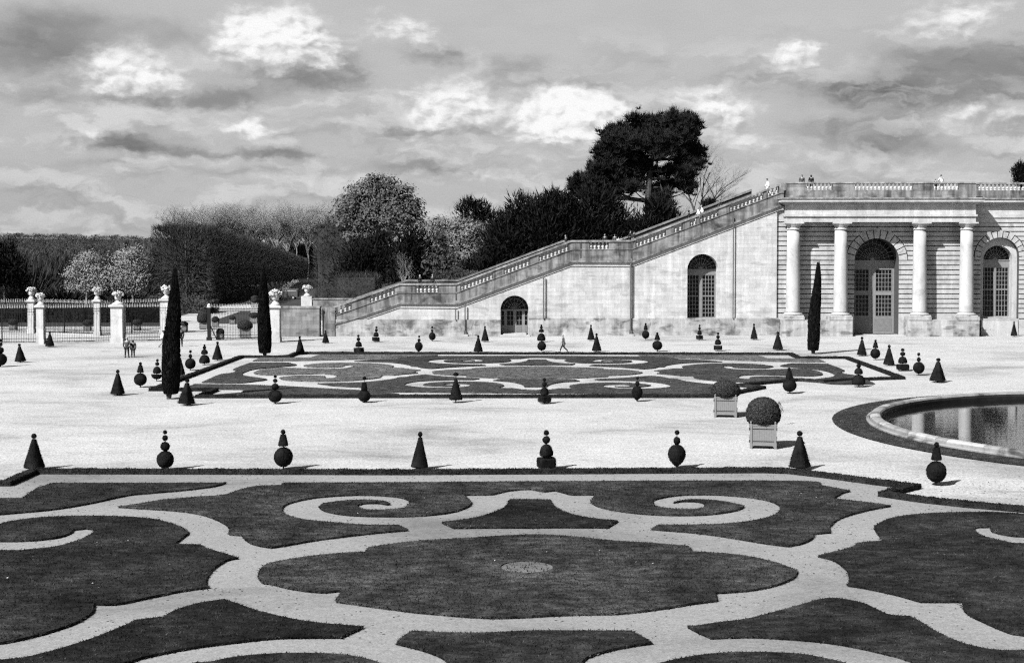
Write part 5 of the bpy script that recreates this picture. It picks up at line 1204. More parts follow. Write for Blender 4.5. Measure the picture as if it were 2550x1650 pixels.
joints = [(1150, 1000), (1150, 850), (1155, 760), (1165, 680), (1185, 560), (1215, 450)]
for x, y, rx, ry in pads:
    dy = RNG.uniform(-1, 1) * 4.5 * (1 - abs(x - 1165) / 1100)
    m_ = int(rx * ry / 62) + 8; c = np.array(tp(x, y, dy)); u = unit(m_) * RNG.uniform(0.2, 1, (m_, 1)) ** 0.5
    cl = c + u * np.array([rx, (rx + ry) * 0.42, ry * 1.25]) * k / 4.327 + RNG.normal(0, 0.38, (m_, 3))
    per = 30; q = np.repeat(cl, per, 0); d = unit(len(q)); d[:, 2] = np.abs(d[:, 2]) * 1.2
    pts.append(sticks(q + d * 0.05, q + d * RNG.uniform(0.4, 1.05, (len(q), 1)) + np.array([0, 0, .12]), 0.11))
    j = min((q_ for q_ in joints if q_[1] > y - 40), key=lambda q_: abs(q_[1] - y - 60), default=joints[-1])
    a = Vector(tp(*j)); b_ = Vector(c); mid = a.lerp(b_, 0.5) + Vector((0, 0, -0.25)) ; r0 = 0.1 + 0.0006 * abs(x - 1165) * 0.3
    tr.tube([a, a.lerp(b_, 0.25) + Vector((0, 0, -0.1)), mid, b_], [r0 * 1.3, r0, r0 * .7, 0.03], 6)
    for _ in range(4):
        e = b_ + Vector((random.uniform(-1, 1) * rx * k / 4.4, random.uniform(-.6, .6) * rx * k / 4.4, random.uniform(-.2, .8) * ry * k / 4.4)); tr.tube([mid.lerp(b_, .6), e], [0.05, 0.015], 4)
MB().faces_np(np.concatenate(pts), 3).build('crown', 'pine_leaf', root); tr.build('trunk', 'bark', root)

# bare trees
def bare(h, spread, seed, trunk_h=0.35, levels=4, w0=0.018, kids=5, fine=5, up=0.55):
    rg = random.Random(seed); T = MB(); A = []; B = []; Wd = []
    def grow(p, d, L, r, lv):
        q = p + d * L * 0.5 + Vector((rg.uniform(-1, 1), rg.uniform(-1, 1), 0)) * L * 0.05; e = p + d * L
        if lv <= 2: T.tube([p, q, e], [r, r * .8, r * .55], 5 if lv < 2 else 4)
        else: A.append(p); B.append(e); Wd.append(r * 2)
        if lv >= levels: return
        n = kids if lv < levels - 1 else fine
        for i in range(n):
            t = rg.uniform(0.35, 1.0) if lv > 0 else rg.uniform(0.68, 1.0)
            az = rg.uniform(0, 6.283); tilt = rg.uniform(0.35, 0.95) * spread
            dd = (d + Vector((math.cos(az), math.sin(az), 0)) * tilt + Vector((0, 0, up * 0.4))).normalized()
            grow(p.lerp(e, t), dd, L * rg.uniform(0.45, 0.7), r * 0.5, lv + 1)
    grow(Vector((0, 0, 0)), Vector((rg.uniform(-.04, .04), rg.uniform(-.04, .04), 1)).normalized(), h * (trunk_h + 0.2), h * w0, 0)
    return T, sticks(np.array([tuple(a) for a in A]), np.array([tuple(b_) for b_ in B]), np.array(Wd))
BARE = {}; ZT = {}
def bare_tree(key, args, loc, s, label, group, tw, bk, sxy=1.0, name='bare_tree'):
    if key not in BARE:
        root = bpy.data.objects.new(name, None); COL.objects.link(root)
        T, q = bare(*args); T.build('trunk', bk, root); MB().faces_np(q, 3).build('crown', tw, root); BARE[key] = reg(root); o = root; ZT[key] = float(np.percentile(q[:, 2], 99.3))
    else: o = copy_tree(BARE[key])
    s *= (9.3 if key.startswith('poplar') else 8.6) / ZT[key]
    o.location = loc; o.scale = (s * sxy, s * sxy, s); o.rotation_euler = (0, 0, random.uniform(0, 6.28))
    return tag(o, label, 'tree', group)
pop = [(452, 516), (478, 512), (503, 514), (528, 511), (556, 513), (582, 511), (610, 510), (637, 511), (664, 509), (690, 511), (716, 509), (742, 511), (766, 517), (795, 512), (822, 508), (846, 512)]
words = ['first', 'second', 'third', 'fourth', 'fifth', 'sixth', 'seventh', 'eighth', 'ninth', 'tenth', 'eleventh', 'twelfth', 'thirteenth', 'fourteenth', 'fifteenth', 'sixteenth']
for i, (x, yt) in enumerate(pop):
    Y = 395 + (i % 3) * 14; X = wx(x, Y); h = wz(yt, Y)
    bare_tree('poplar%d' % (i % 3), (10.0, 0.95, 11 + i % 3, 0.42, 5, 0.013, 8, 5, 0.4), (X, Y, 0), h / 9.3, 'tall pale bare tree, %s from left on the skyline' % words[i], 'tall bare trees on the skyline', 'twig_pale', 'bark_pale', 1.0)
for i, x in enumerate((470, 515, 548, 590, 622, 655, 684, 712, 738, 770, 800, 830)):
    Y = 455 + (i % 2) * 18; X = wx(x, Y); h = wz(524 + (i * 7) % 9, Y)
    bare_tree('poplar%d' % ((i + 1) % 3), None, (X, Y, 0), h / 9.3, 'lower bare tree in the row behind, %s from left on the skyline' % words[i], 'bare trees of the rear row on the skyline', 'twig_pale', 'bark_pale', 1.25)
bare_tree('wide', (10.0, 0.9, 5, 0.3, 5, 0.011, 5, 4, 0.3), (wx(1738, 212), 212, 6), (wz(362, 212) - 6) / 8.6, 'pale bare spreading tree right of the big pine', None, 'twig_mid', 'bark', 1.25)
bare_tree('wide2', (10.0, 0.9, 9, 0.3, 5, 0.010, 5, 4, 0.3), (wx(1585, 225), 225, 4), (wz(480, 225) - 4) / 8.6, 'pale bare tree seen behind the trunk of the big pine', None, 'twig_pale', 'bark_pale', 1.0)
bare_tree('wide', None, (wx(1668, 228), 228, 5), (wz(470, 228) - 5) / 8.6, 'faint bare tree between the big pine and the upper flight', None, 'twig_mid', 'bark', 0.7)
bare_tree('wide2', None, (wx(1005, 206), 206, 0), wz(625, 206) / 8.6, 'bare greyish bush in front of the black yews, left of the lower landing', None, 'twig_mid', 'bark', 0.9)
bare_tree('wide2', None, (wx(1310, 240), 240, 0), wz(505, 240) / 8.6, 'faint bare tree top behind the tall black yews', None, 'twig_pale', 'bark', 0.5)
bare_tree('wide', None, (wx(1105, 250), 250, 0), wz(520, 250) / 8.6, 'faint bare tree top behind the pale budding tree', None, 'twig_pale', 'bark', 0.6)

# blossom trees, left
for cx, lab, bl in ((215, 'white blossoming tree left of the clipped row, lower and wider one', [(200, 650, 24, 16), (225, 640, 28, 16), (185, 680, 22, 20), (230, 670, 35, 25), (260, 690, 30, 22), (210, 705, 35, 20), (178, 710, 18, 14), (250, 715, 30, 18)]),
                    (330, 'white blossoming tree left of the clipped row, taller one beside it', [(320, 632, 30, 16), (345, 620, 16, 14), (300, 650, 30, 22), (340, 655, 26, 24), (310, 685, 40, 26), (350, 690, 20, 22), (295, 700, 26, 20), (335, 715, 30, 18)])):
    leafy('blossom_tree', bl, 225, 0.27, 'blossom', lab, 'tree', 6500, base=(cx, 774), clump=0.24, per=12, bark='bark_pale', limbs=8)
leafy('dark_tree', [(20, 625, 18, 20), (30, 660, 28, 25), (10, 690, 30, 25), (35, 700, 26, 20), (-20, 660, 25, 40)], 240, 0.5, 'yew_leaf', 'dark conifer at the left edge of the photo', 'tree', 4200, clump=0.25)
# bare shrubs behind the fences
def shrub_proto(n, seed):
    root = bpy.data.objects.new('bare_shrub', None); COL.objects.link(root)
    u = unit(n); u[:, 2] = np.abs(u[:, 2]); A = u * np.array([.8, .8, .9]) * RNG.uniform(0.1, 1, (n, 1)) ** 0.6; B = A + (u * 0.6 + np.array([0, 0, .45])) * RNG.uniform(0.2, .55, (n, 1))
    MB().faces_np(sticks(A, B, 0.035), 3).build('twigs', 'twig_dark', root)
    t = MB()
    for i in range(7):
        a = i * 0.9; t.tube([(0, 0, 0), (.2 * math.cos(a), .2 * math.sin(a), .4), (.45 * math.cos(a), .45 * math.sin(a), .9)], [.04, .03, .01], 5)
    t.build('stems', 'bark', root); return reg(root)
SP = shrub_proto(1500, 3); f0 = True
spots = [(70, 262, 7.0, 640), (120, 268, 8.0, 648), (160, 250, 6.0, 700), (260, 262, 7.0, 690), (330, 250, 5.5, 715), (385, 262, 6.0, 700), (20, 275, 8.0, 690), (95, 300, 9.0, 625), (40, 320, 9.0, 620), (150, 330, 9.0, 615), (210, 310, 8.5, 630), (280, 330, 9, 618), (340, 320, 9, 622), (-60, 280, 9.0, 640), (-20, 340, 10, 615)]
for i, (x, Y, w, yt) in enumerate(spots):
    o = SP if f0 else copy_tree(SP); f0 = False
    o.location = (wx(x, Y), Y, 0); o.scale = (w, w, wz(yt, Y) / 1.35); o.rotation_euler = (0, 0, i)
    tag(o, 'bare dark shrub behind the rear fence, %s in the tangle' % (words + ['last'])[i] if i < 16 else '', 'shrub', 'bare shrubs behind the fences')
# dark clipped hedge right behind the rear fence
def leaf_box(name, x0, x1, y0, y1, z0, z1, mat, label, cat, dens, size, group=None, topz=None, twig=False):
    cx, cy = (x0 + x1) / 2, (y0 + y1) / 2; mb = MB().box(x0 + .2, x1 - .2, y0 + .2, y1 - .2, z0, z1 - .2); P = []; Nn = []
    for (a0, a1, b0, b1, fx) in ((x0, x1, z0, z1, 'f'), (y0, y1, z0, z1, 'l'), (y0, y1, z0, z1, 'r'), (x0, x1, y0, y1, 't')):
        n = int(abs((a1 - a0) * (b1 - b0)) * dens); s = RNG.uniform(a0, a1, n); t = RNG.uniform(b0, b1, n); j = RNG.normal(0, size * .35, n)
        if fx == 'f': P.append(np.stack([s, y0 + j, t], 1)); Nn.append(np.tile([0, -1., .2], (n, 1)))
        elif fx == 'l': P.append(np.stack([x0 + j, s, t], 1)); Nn.append(np.tile([-1., 0, .2], (n, 1)))
        elif fx == 'r': P.append(np.stack([x1 + j, s, t], 1)); Nn.append(np.tile([1., 0, .2], (n, 1)))
        else: P.append(np.stack([s, t, z1 + j], 1)); Nn.append(np.tile([0, 0, 1.], (n, 1)))
    P = np.concatenate(P); Nn = np.concatenate(Nn)
    if twig: mb.faces_np(sticks(P, P + (unit(len(P)) * .6 + Nn * .5 + np.array([0, 0, .5])) * size * 1.6, size * .14), 3)
    else: mb.faces_np(leaves(P, size, Nn, 1.0), 4)
    o = mb.build(name, mat, None, org=(cx, cy, z0)); o.location = (cx, cy, z0)
    return tag(o, label, cat, group)
leaf_box('clipped_hedge', wx(-200, 190), wx(428, 190), 190, 193, 0, wz(768, 190), 'yew_leaf', 'long black clipped hedge behind the rear iron fence', 'hedge', 30, 0.3)
leaf_box('clipped_hedge', wx(430, 215), wx(520, 215), 215, 222, 0, wz(752, 215), 'shrub_leaf', 'dark clipped hedge just right of the tall cypress', 'hedge', 30, 0.3)
leaf_box('clipped_hedge', -66, -56.5, 235, 285, 0, wz(737, 235), 'shrub_leaf', 'dark low hedge under the clipped tree row beyond the gate', 'hedge', 14, 0.35)
leaf_box('clipped_hedge', wx(1078, 204), wx(1190, 204), 203, 206, 0, wz(676, 204), 'shrub_leaf', 'long low clipped hedge above the lower landing', 'hedge', 40, 0.28)
leaf_box('clipped_hedge', wx(838, 203), wx(938, 203), 202, 206, 0, wz(688, 203), 'shrub_leaf', 'grey clipped hedge above the first stair flight', 'hedge', 30, 0.35, twig=True)
leaf_box('clipped_hedge', wx(788, 232), wx(892, 232), 232, 262, 0, wz(566, 232), 'twig_dark', 'tall square clipped tree block right of the far drive', 'hedge', 9, 0.7, twig=True)
for x, yt in ((843, 590), (800, 570), (868, 610)):
    bare_tree('wide', None, (wx(x, 228), 228, 0), wz(yt, 228) / 8.6, 'slim pale bare tree in front of the square clipped block, %s' % {843: 'middle', 800: 'left', 868: 'right'}[x], None, 'twig_mid', 'bark_pale', 0.32)
leaf_box('clipped_hedge', wx(735, 430), wx(800, 430), 430, 445, 0, wz(612, 430), 'yew_leaf', 'dark hedge closing the far end of the drive', 'hedge', 4, 0.8)
# row of clipped limes: fan of branches under a box-shaped head
def lime_proto():
    root = bpy.data.objects.new('clipped_lime', None); COL.objects.link(root)
    t = MB(); t.tube([(0, 0, 0), (0.05, 0, 2.2), (0, 0.05, 4.5), (0, 0, 10)], [.34, .28, .24, .05], 8)
    A = []; B = []
    for i in range(42):
        a = random.uniform(0, 6.283); z = random.uniform(2.0, 6.5); e = Vector((math.cos(a) * random.uniform(2.5, 4.1), math.sin(a) * random.uniform(2.2, 4.0), min(10.8, z + random.uniform(1.5, 5.5))))
        t.tube([(0, 0, z), (e.x * .45, e.y * .45, z + (e.z - z) * .4), tuple(e)], [.1, .06, .02], 4)
    t.build('trunk', 'bark', root)
    n = 5200; P = np.stack([RNG.uniform(-4.4, 4.4, n), RNG.uniform(-4.1, 4.1, n), RNG.uniform(2.0, 11, n)], 1)
    edge = RNG.uniform(0, 1, n) < 0.6; ax = RNG.integers(0, 3, n)
    P[edge & (ax == 0), 0] = np.sign(P[edge & (ax == 0), 0]) * RNG.normal(4.3, .15, (edge & (ax == 0)).sum()); P[edge & (ax == 1), 1] = np.sign(P[edge & (ax == 1), 1]) * 4.1; P[edge & (ax == 2), 2] = RNG.normal(10.9, .15, (edge & (ax == 2)).sum())
    d = P - np.array([0, 0, 4.5]); d /= np.linalg.norm(d, axis=1, keepdims=True); d = d + unit(n) * .5
    MB().faces_np(sticks(P - d * .5, P + d * .45, 0.09), 3).build('crown', 'twig_dark', root)
    return reg(root)
LP = lime_proto(); xl_ = wx(421, 243)
for i in range(19):
    Y = 243 + i * 8.3; o = LP if i == 0 else copy_tree(LP)
    o.location = (-61.5 - 0.06 * i * 8.3, Y, 0); s = 13.6 - 0.40 * i; o.scale = (1.12, 1.0, s / 11.0); o.rotation_euler = (0, 0, 0 if i == 0 else (0, math.pi)[i % 2])
    tag(o, 'box-headed clipped lime, %s of the drive row counted from the gate' % (words + ['seventeenth', 'eighteenth', 'last'])[i], 'tree', 'clipped limes along the drive')

# ------------------------------------------------------------------ van on the drive
gx_, gy_, _ = G(713, 745); van = empty('parked_van', (gx_, gy_, 0), 'grey van parked on the drive beyond the gate, partly behind an urn', 'van')
mb = MB(); prof = [(-2.3, .45), (2.25, .45), (2.3, 1.0), (2.28, 1.85), (2.15, 2.0), (-.9, 2.0), (-1.35, 1.75), (-1.75, 1.2), (-2.3, 1.0)]
mb.prism_xz([(gx_ + x, z) for x, z in prof], gy_ - .85, gy_ + .85); mb.build('body', 'van_paint', van)
for x in (-1.5, 1.45):
    for s in (-1, 1):
        w = MB(); k = len(w.v); w.lathe([(0.001, -.1), (.33, -.1), (.36, -.05), (.36, .05), (.33, .1), (0.001, .1)], 16); w.v = [(gx_ + x + p[0], gy_ + s * .82 + p[2], .36 + p[1]) for p in w.v]; wo = w.build('wheel', 'tyre', van)
        r_ = MB(); r_.lathe([(0.001, -.115), (.2, -.115), (.2, .115), (0.001, .115)], 12); r_.v = [(gx_ + x + p[0], gy_ + s * .82 + p[2], .36 + p[1]) for p in r_.v]; r_.build('rim', 'rim_metal', wo)
MB().box(gx_ - .6, gx_ + 2.0, gy_ - .88, gy_ - .851, 1.62, 1.72).build('side_stripe', 'iron_tip', van)
MB().add([(gx_ - 1.3, gy_ - .87, 1.25), (gx_ - .55, gy_ - .87, 1.25), (gx_ - .55, gy_ - .87, 1.72), (gx_ - 1.1, gy_ - .87, 1.72)], [(0, 1, 2, 3)]).build('side_window', 'glass', van)
MB().box(gx_ + 2.301, gx_ + 2.34, gy_ - .8, gy_ + .8, .5, 1.8).build('rear_door', 'cloth_dark', van)

# ------------------------------------------------------------------ people
def skin_mesh(name, nodes, edges, mat, sub=1):
    me = bpy.data.meshes.new(name); me.from_pydata([n[:3] for n in nodes], edges, []); o = bpy.data.objects.new(name, me); COL.objects.link(o)
    m_ = o.modifiers.new('skin', 'SKIN'); m_.use_smooth_shade = True
    for i, n in enumerate(nodes): me.skin_vertices[0].data[i].radius = n[3] if isinstance(n[3], tuple) else (n[3], n[3])
    me.skin_vertices[0].data[0].use_root = True
    s = o.modifiers.new('sub', 'SUBSURF'); s.levels = sub; s.render_levels = sub
    dg = bpy.context.evaluated_depsgraph_get(); ev = bpy.data.meshes.new_from_object(o.evaluated_get(dg)); ev.name = name
    bpy.data.objects.remove(o); bpy.data.meshes.remove(me); ev.materials.clear(); ev.materials.append(MATS[mat]); return ev
POSE = {
 'stand': dict(la=((-.2, 0, 1.4), (-.25, -.02, 1.13), (-.23, .06, .88)), ra=((.2, 0, 1.4), (.25, -.02, 1.13), (.23, .06, .88)), ll=((-.09, 0, .92), (-.1, .02, .5), (-.11, -.01, .09)), rl=((.09, 0, .92), (.1, .02, .5), (.11, -.01, .09)), lean=0.0),
 'walk': dict(la=((-.19, 0, 1.38), (-.24, -.1, 1.12), (-.22, -.05, .87)), ra=((.19, 0, 1.38), (.23, .07, 1.12), (.2, .24, .95)), ll=((-.09, 0, .91), (-.1, .2, .52), (-.1, .33, .1)), rl=((.09, 0, .91), (.1, .02, .5), (.1, -.34, .13)), lean=0.06),
 'link': dict(la=((-.2, 0, 1.4), (-.27, -.04, 1.14), (-.26, .03, .88)), ra=((.2, 0, 1.4), (.27, -.03, 1.15), (.18, .2, 1.1)), ll=((-.09, 0, .92), (-.12, .02, .5), (-.13, -.01, .09)), rl=((.09, 0, .92), (.1, .05, .5), (.11, .08, .09)), lean=0.0),
 'rest': dict(la=((-.2, .02, 1.38), (-.27, .12, 1.15), (-.12, .36, 1.06)), ra=((.2, .02, 1.38), (.27, .12, 1.15), (.12, .36, 1.06)), ll=((-.09, 0, .92), (-.1, .02, .5), (-.11, -.02, .09)), rl=((.09, 0, .92), (.1, .02, .5), (.13, .04, .09)), lean=0.1),
}
def person_proto(pose, female=False):
    P = POSE[pose]; ln = P['lean']; sh = lambda p: (p[0], p[1] + ln * max(0, p[2] - .9) / .6, p[2])
    root = bpy.data.objects.new('person', None); COL.objects.link(root)
    n = [(0, 0, .95, (.15, .1))]; e = []
    def add(p, r, parent): n.append((*p, r)); e.append((parent, len(n) - 1)); return len(n) - 1
    w = add(sh((0, 0, 1.12)), (.135, .095), 0); c = add(sh((0, 0, 1.33)), (.165, .115), w); nk = add(sh((0, 0.01, 1.47)), .055, c); hb = add(sh((0, .03, 1.55)), (.065, .08), nk); hm = add(sh((0, .035, 1.64)), (.078, .095), hb); ht = add(sh((0, .02, 1.73)), (.05, .06), hm)
    for key in ('la', 'ra'):
        s, el, wr = [sh(q) for q in P[key]]; a = add(s, .055, c); b_ = add(el, .042, a); h = add(wr, .03, b_)
        d = (Vector(wr) - Vector(el)).normalized(); sd = d.cross(Vector((0, 1, 0.01))).normalized(); pm = Vector(wr) + d * .07; hp = add(tuple(pm), .036, h)
        for f in range(4):
            off = sd * (f - 1.5) * .02; L = (.065, .075, .07, .055)[f]; k1 = add(tuple(pm + off + d * .035), .0095, hp); k2 = add(tuple(pm + off + d * (.035 + L * .5) + Vector((0, .012, 0))), .009, k1); add(tuple(pm + off + d * (.03 + L) + Vector((0, .03, 0))), .008, k2)
        th = add(tuple(Vector(wr) + d * .03 - sd * .035 + Vector((0, .02, 0))), .011, h); add(tuple(Vector(wr) + d * .075 - sd * .05 + Vector((0, .035, 0))), .009, th)
    for key in ('ll', 'rl'):
        hp, kn, an = P[key]; a = add(hp, .09, 0); b_ = add(kn, .06, a); f = add(an, .042, b_); add((an[0], an[1] + .15, max(.03, an[2] - .05)), .032, f)
    link('body', skin_mesh('body', n, e, 'skin_tone'), root)
    hd = Vector(sh((0, .035, 1.64)))
    MB().add([(hd.x - .018, hd.y + .085, hd.z - .03), (hd.x + .018, hd.y + .085, hd.z - .03), (hd.x, hd.y + .09, hd.z + .03), (hd.x, hd.y + .125, hd.z - .025)], [(0, 1, 3), (1, 2, 3), (2, 0, 3)]).build('nose', 'skin_tone', root)
    f = MB()
    for s in (-1, 1): f.lathe([(0.001, -.008), (.011, 0), (0.001, .008)], 6, (hd.x + s * .032, hd.y + .088, hd.z + .012))
    f.box(hd.x - .025, hd.x + .025, hd.y + .082, hd.y + .092, hd.z - .062, hd.z - .054); f.build('eyes_and_mouth', 'hair_dark', root)
    f = MB()
    for s in (-1, 1): f.lathe([(0.001, -.03), (.014, -.01), (.016, .015), (0.001, .03)], 6, (hd.x + s * .083, hd.y, hd.z))
    f.build('ears', 'skin_tone', root)
    # clothes
    n = [(0, 0, .86 if not female else .7, (.19, .135))]; e = []
    w = add(sh((0, 0, 1.08)), (.165, .125), 0); c = add(sh((0, 0, 1.33)), (.195, .14), w); add(sh((0, 0, 1.45)), (.08, .075), c)
    for key in ('la', 'ra'):
        s, el, wr = [sh(q) for q in P[key]]; a = add(s, .08, c); b_ = add(el, .062, a); add(tuple(Vector(el).lerp(Vector(wr), .93)), .048, b_)
    jk = link('jacket', skin_mesh('jacket', n, e, 'cloth_grey'), root)
    n = [(0, 0, .93, (.155, .115))]; e = []
    for key in ('ll', 'rl'):
        hp, kn, an = P[key]; a = add((hp[0] * 1.05, hp[1], hp[2] - .06), .105, 0); b_ = add(kn, .078, a); add((an[0], an[1], an[2] + .02), .062, b_)
    tr_ = link('trousers', skin_mesh('trousers', n, e, 'cloth_dark'), root)
    f = MB()
    for key in ('ll', 'rl'):
        an = P[key][2]; z = an[2] - .09; f.lathe([(.05, 0), (.062, .03), (.055, .08), (.03, .1)], 10, (an[0], an[1], z)); f.lathe([(.045, 0), (.05, .03), (.035, .06), (.02, .07)], 10, (an[0], an[1] + .1, z))
    f.build('shoes', 'cloth_black', root)
    f = MB(); pr = [(.075, -.02), (.093, .03), (.088, .075), (.06, .11), (.001, .125)] if not female else [(.06, -.16), (.095, -.1), (.1, .0), (.093, .06), (.06, .11), (.001, .125)]
    f.lathe(pr, 14, (hd.x, hd.y - .022, hd.z)); f.build('hair', 'hair_dark', root)
    return reg(root)
PP_ = {}
def person(pose, loc, rz, h, label, jacket, trousers, hair, female=False):
    key = (pose, female)
    if key not in PP_: o = PP_[key] = person_proto(pose, female)
    else: o = copy_tree(PP_[key])
    o.location = loc; o.rotation_euler = (0, 0, rz); s = h / 1.77; o.scale = (s * 1.12, s * 1.12, s)
    for ch in o.children:
        b_ = ch.name.split('.')[0]; m_ = {'jacket': jacket, 'trousers': trousers, 'hair': hair}.get(b_)
        if m_: ch.material_slots[0].link = 'OBJECT'; ch.material_slots[0].material = MATS[m_]
    return tag(o, label, 'person')
g = G(316, 890); person('link', g, R(-8), 1.92, 'person in a mid-grey jacket seen from behind, arm in arm near the fence', 'cloth_grey', 'cloth_black', 'hair_grey')
person('stand', (g[0] + 0.5, g[1] + 0.25, 0), R(8), 1.65, 'shorter person in a black coat arm in arm with the grey jacket', 'cloth_black', 'cloth_dark', 'hair_dark', True)
g = G(404, 864); person('walk', g, R(-60), 1.72, 'person in a bright white jacket half hidden by the tall cypress', 'cloth_white', 'cloth_tan', 'hair_dark')
g = G(450, 863); person('stand', g, R(20), 2.0, 'dark-clothed person just emerging on the right of the tall cypress', 'cloth_black', 'cloth_black', 'hair_dark')
g = G(1404, 876.5); person('walk', g, R(82), 1.72, 'person in a grey top and black trousers striding alone in front of the stair wall', 'cloth_grey', 'cloth_black', 'hair_grey')
def on_stair(x, Y, dx=0): X = wx(x, Y) + dx; return (X, Y, max(pl(TOP, to_local(X, Y)[0]) - 1.02, 0) + 0.02)
person('stand', on_stair(1046, 177), R(30), 1.7, 'person in a black coat on the lower landing, left one of the pair', 'cloth_black', 'cloth_black', 'hair_grey', True)
person('stand', on_stair(1077, 177), R(-30), 1.75, 'slim person in black on the lower landing, right one of the pair', 'cloth_black', 'cloth_dark', 'hair_grey')
person('rest', on_stair(1411, 170), R(120), 1.7, 'dark stooping person reaching the middle landing at its left end', 'cloth_dark', 'cloth_black', 'hair_grey')
person('stand', on_stair(1506, 172), R(160), 1.75, 'dark-dressed grey-haired person on the middle landing, leftmost of the row', 'cloth_dark', 'cloth_black', 'hair_grey')
person('stand', on_stair(1531, 172), R(150), 1.75, 'person in a dull grey coat on the middle landing, left of the white top', 'cloth_grey', 'cloth_dark', 'hair_dark')
person('rest', on_stair(1541, 168), R(10), 1.42, 'small stooping person in a white top on the middle landing', 'cloth_white', 'cloth_tan', 'hair_dark')
person('stand', on_stair(1548, 170), R(170), 1.45, 'short grey-dressed person right of the white top on the middle landing', 'cloth_grey', 'cloth_dark', 'hair_dark', True)
person('walk', on_stair(1568, 176), R(-80), 1.8, 'dark person at the foot of the upper flight, left of two', 'cloth_black', 'cloth_black', 'hair_dark')
person('walk', on_stair(1577, 168), R(-70), 1.8, 'dark-jacketed person at the foot of the upper flight, right of two', 'cloth_dark', 'cloth_tan', 'hair_dark')
person('stand', on_stair(1715, 167), R(90), 1.85, 'person in a black hooded coat on the upper flight, below the white pair', 'cloth_black', 'cloth_black', 'hair_dark', True)
person('walk', on_stair(1739, 167), R(90), 1.75, 'person in white on the upper flight, front one of the white pair', 'cloth_white', 'cloth_white', 'hair_grey')
person('walk', on_stair(1748, 168), R(90), 1.8, 'person in white on the upper flight, rear one of the white pair', 'cloth_white', 'cloth_tan', 'hair_grey', True)
person('walk', on_stair(1794, 168), R(95), 1.7, 'dark-haired person in dark clothes higher on the upper flight', 'cloth_dark', 'cloth_black', 'hair_dark')
person('walk', on_stair(1911, 170), R(90), 1.95, 'person in a bright white shirt near the very top of the stair', 'cloth_white', 'cloth_white', 'hair_dark')
zr_ = zC1 + 0.0
def on_roof(x, Y): return (wx(x, Y, 450), Y, zTop - 0.85)
person('stand', on_roof(1997, 166.5), R(180), 1.85, 'person in an open grey jacket at the roof balustrade, left of the corner pair', 'cloth_grey', 'cloth_dark', 'hair_dark')
person('stand', on_roof(2020, 165.5), R(190), 1.8, 'long-haired person in black at the roof balustrade, right of the corner pair', 'cloth_black', 'cloth_black', 'hair_dark', True)
person('rest', on_roof(2346, 166.5), R(20), 1.85, 'dark-haired person in a bright white shirt at the roof balustrade', 'cloth_white', 'cloth_dark', 'hair_dark')
person('rest', on_roof(2331, 165.6), R(20), 1.3, 'small dark-dressed person beside the white shirt at the roof balustrade', 'cloth_black', 'cloth_black', 'hair_dark')

# ------------------------------------------------------------------ light and sky
SV = Vector((1.4, 1.45, -1.82)).normalized()             # direction the sunlight travels
sl = bpy.data.lights.new('sun', 'SUN'); so = bpy.data.objects.new('sun', sl); COL.objects.link(so)
sl.energy = 5.0; sl.angle = R(0.5); sl.color = (1, 1, 1); so.rotation_euler = SV.to_track_quat('-Z', 'Y').to_euler(); so.location = (-40, -40, 60)
w = bpy.data.worlds.new('World'); S.world = w; w.use_nodes = True; nt = w.node_tree; nt.nodes.clear()
def M(op, a, b_=None, c_=None):
    n = nt.nodes.new('ShaderNodeMath'); n.operation = op
    for i, q in enumerate((a, b_, c_)):
        if q is None: continue
        if isinstance(q, (int, float)): n.inputs[i].default_value = q
        else: nt.links.new(q, n.inputs[i])
    return n.outputs[0]
out = nt.nodes.new('ShaderNodeOutputWorld'); bg = nt.nodes.new('ShaderNodeBackground'); nt.links.new(bg.outputs[0], out.inputs[0])
sky = nt.nodes.new('ShaderNodeTexSky'); sky.sky_type = 'NISHITA'; sky.sun_disc = False; sky.sun_elevation = math.asin(-SV.z); sky.sun_rotation = math.atan2(-SV.x, -SV.y)
bw_ = nt.nodes.new('ShaderNodeSeparateColor'); nt.links.new(sky.outputs[0], bw_.inputs[0])   # the red part of the daylight, as a red-filtered black and white film sees it
tc = nt.nodes.new('ShaderNodeTexCoord'); sx = nt.nodes.new('ShaderNodeSeparateXYZ'); nt.links.new(tc.outputs['Generated'], sx.inputs[0])
az = M('ARCTAN2', sx.outputs[0], sx.outputs[1]); el = M('ARCSINE', M('MINIMUM', M('MAXIMUM', sx.outputs[2], -1.0), 1.0))
# clouds: soft masses placed by azimuth and elevation, broken up by noise; tops turned to the light, bases grey
def VM(op, a, b_=None, c_=None):
    n = nt.nodes.new('ShaderNodeVectorMath'); n.operation = op
    for i, q in enumerate((a, b_, c_)):
        if q is None: continue
        if isinstance(q, tuple): n.inputs[i].default_value = q
        else: nt.links.new(q, n.inputs[i])
    return n.outputs['Value' if op == 'DOT_PRODUCT' else 'Vector']
def TN(vec, scale, detail, rough, dist=0.0):
    n = nt.nodes.new('ShaderNodeTexNoise'); n.inputs['Scale'].default_value = scale; n.inputs['Detail'].default_value = detail; n.inputs['Roughness'].default_value = rough; n.inputs['Distortion'].default_value = dist
    nt.links.new(vec, n.inputs['Vector']); return n
def smooth(x, a, b_):
    n = nt.nodes.new('ShaderNodeMapRange'); n.interpolation_type = 'SMOOTHSTEP'; n.inputs['From Min'].default_value = a; n.inputs['From Max'].default_value = b_; nt.links.new(x, n.inputs['Value']); return n.outputs[0]
cv = nt.nodes.new('ShaderNodeCombineXYZ'); nt.links.new(az, cv.inputs[0]); nt.links.new(el, cv.inputs[1])
sq_ = VM('MULTIPLY', cv.outputs[0], (1.0, 1.7, 1.0))
w1 = TN(sq_, 22, 6, 0.62)
wp = VM('ADD', cv.outputs[0], VM('MULTIPLY_ADD', w1.outputs['Color'], (0.052, 0.030, 0.0), (-0.026, -0.015, 0.0)))
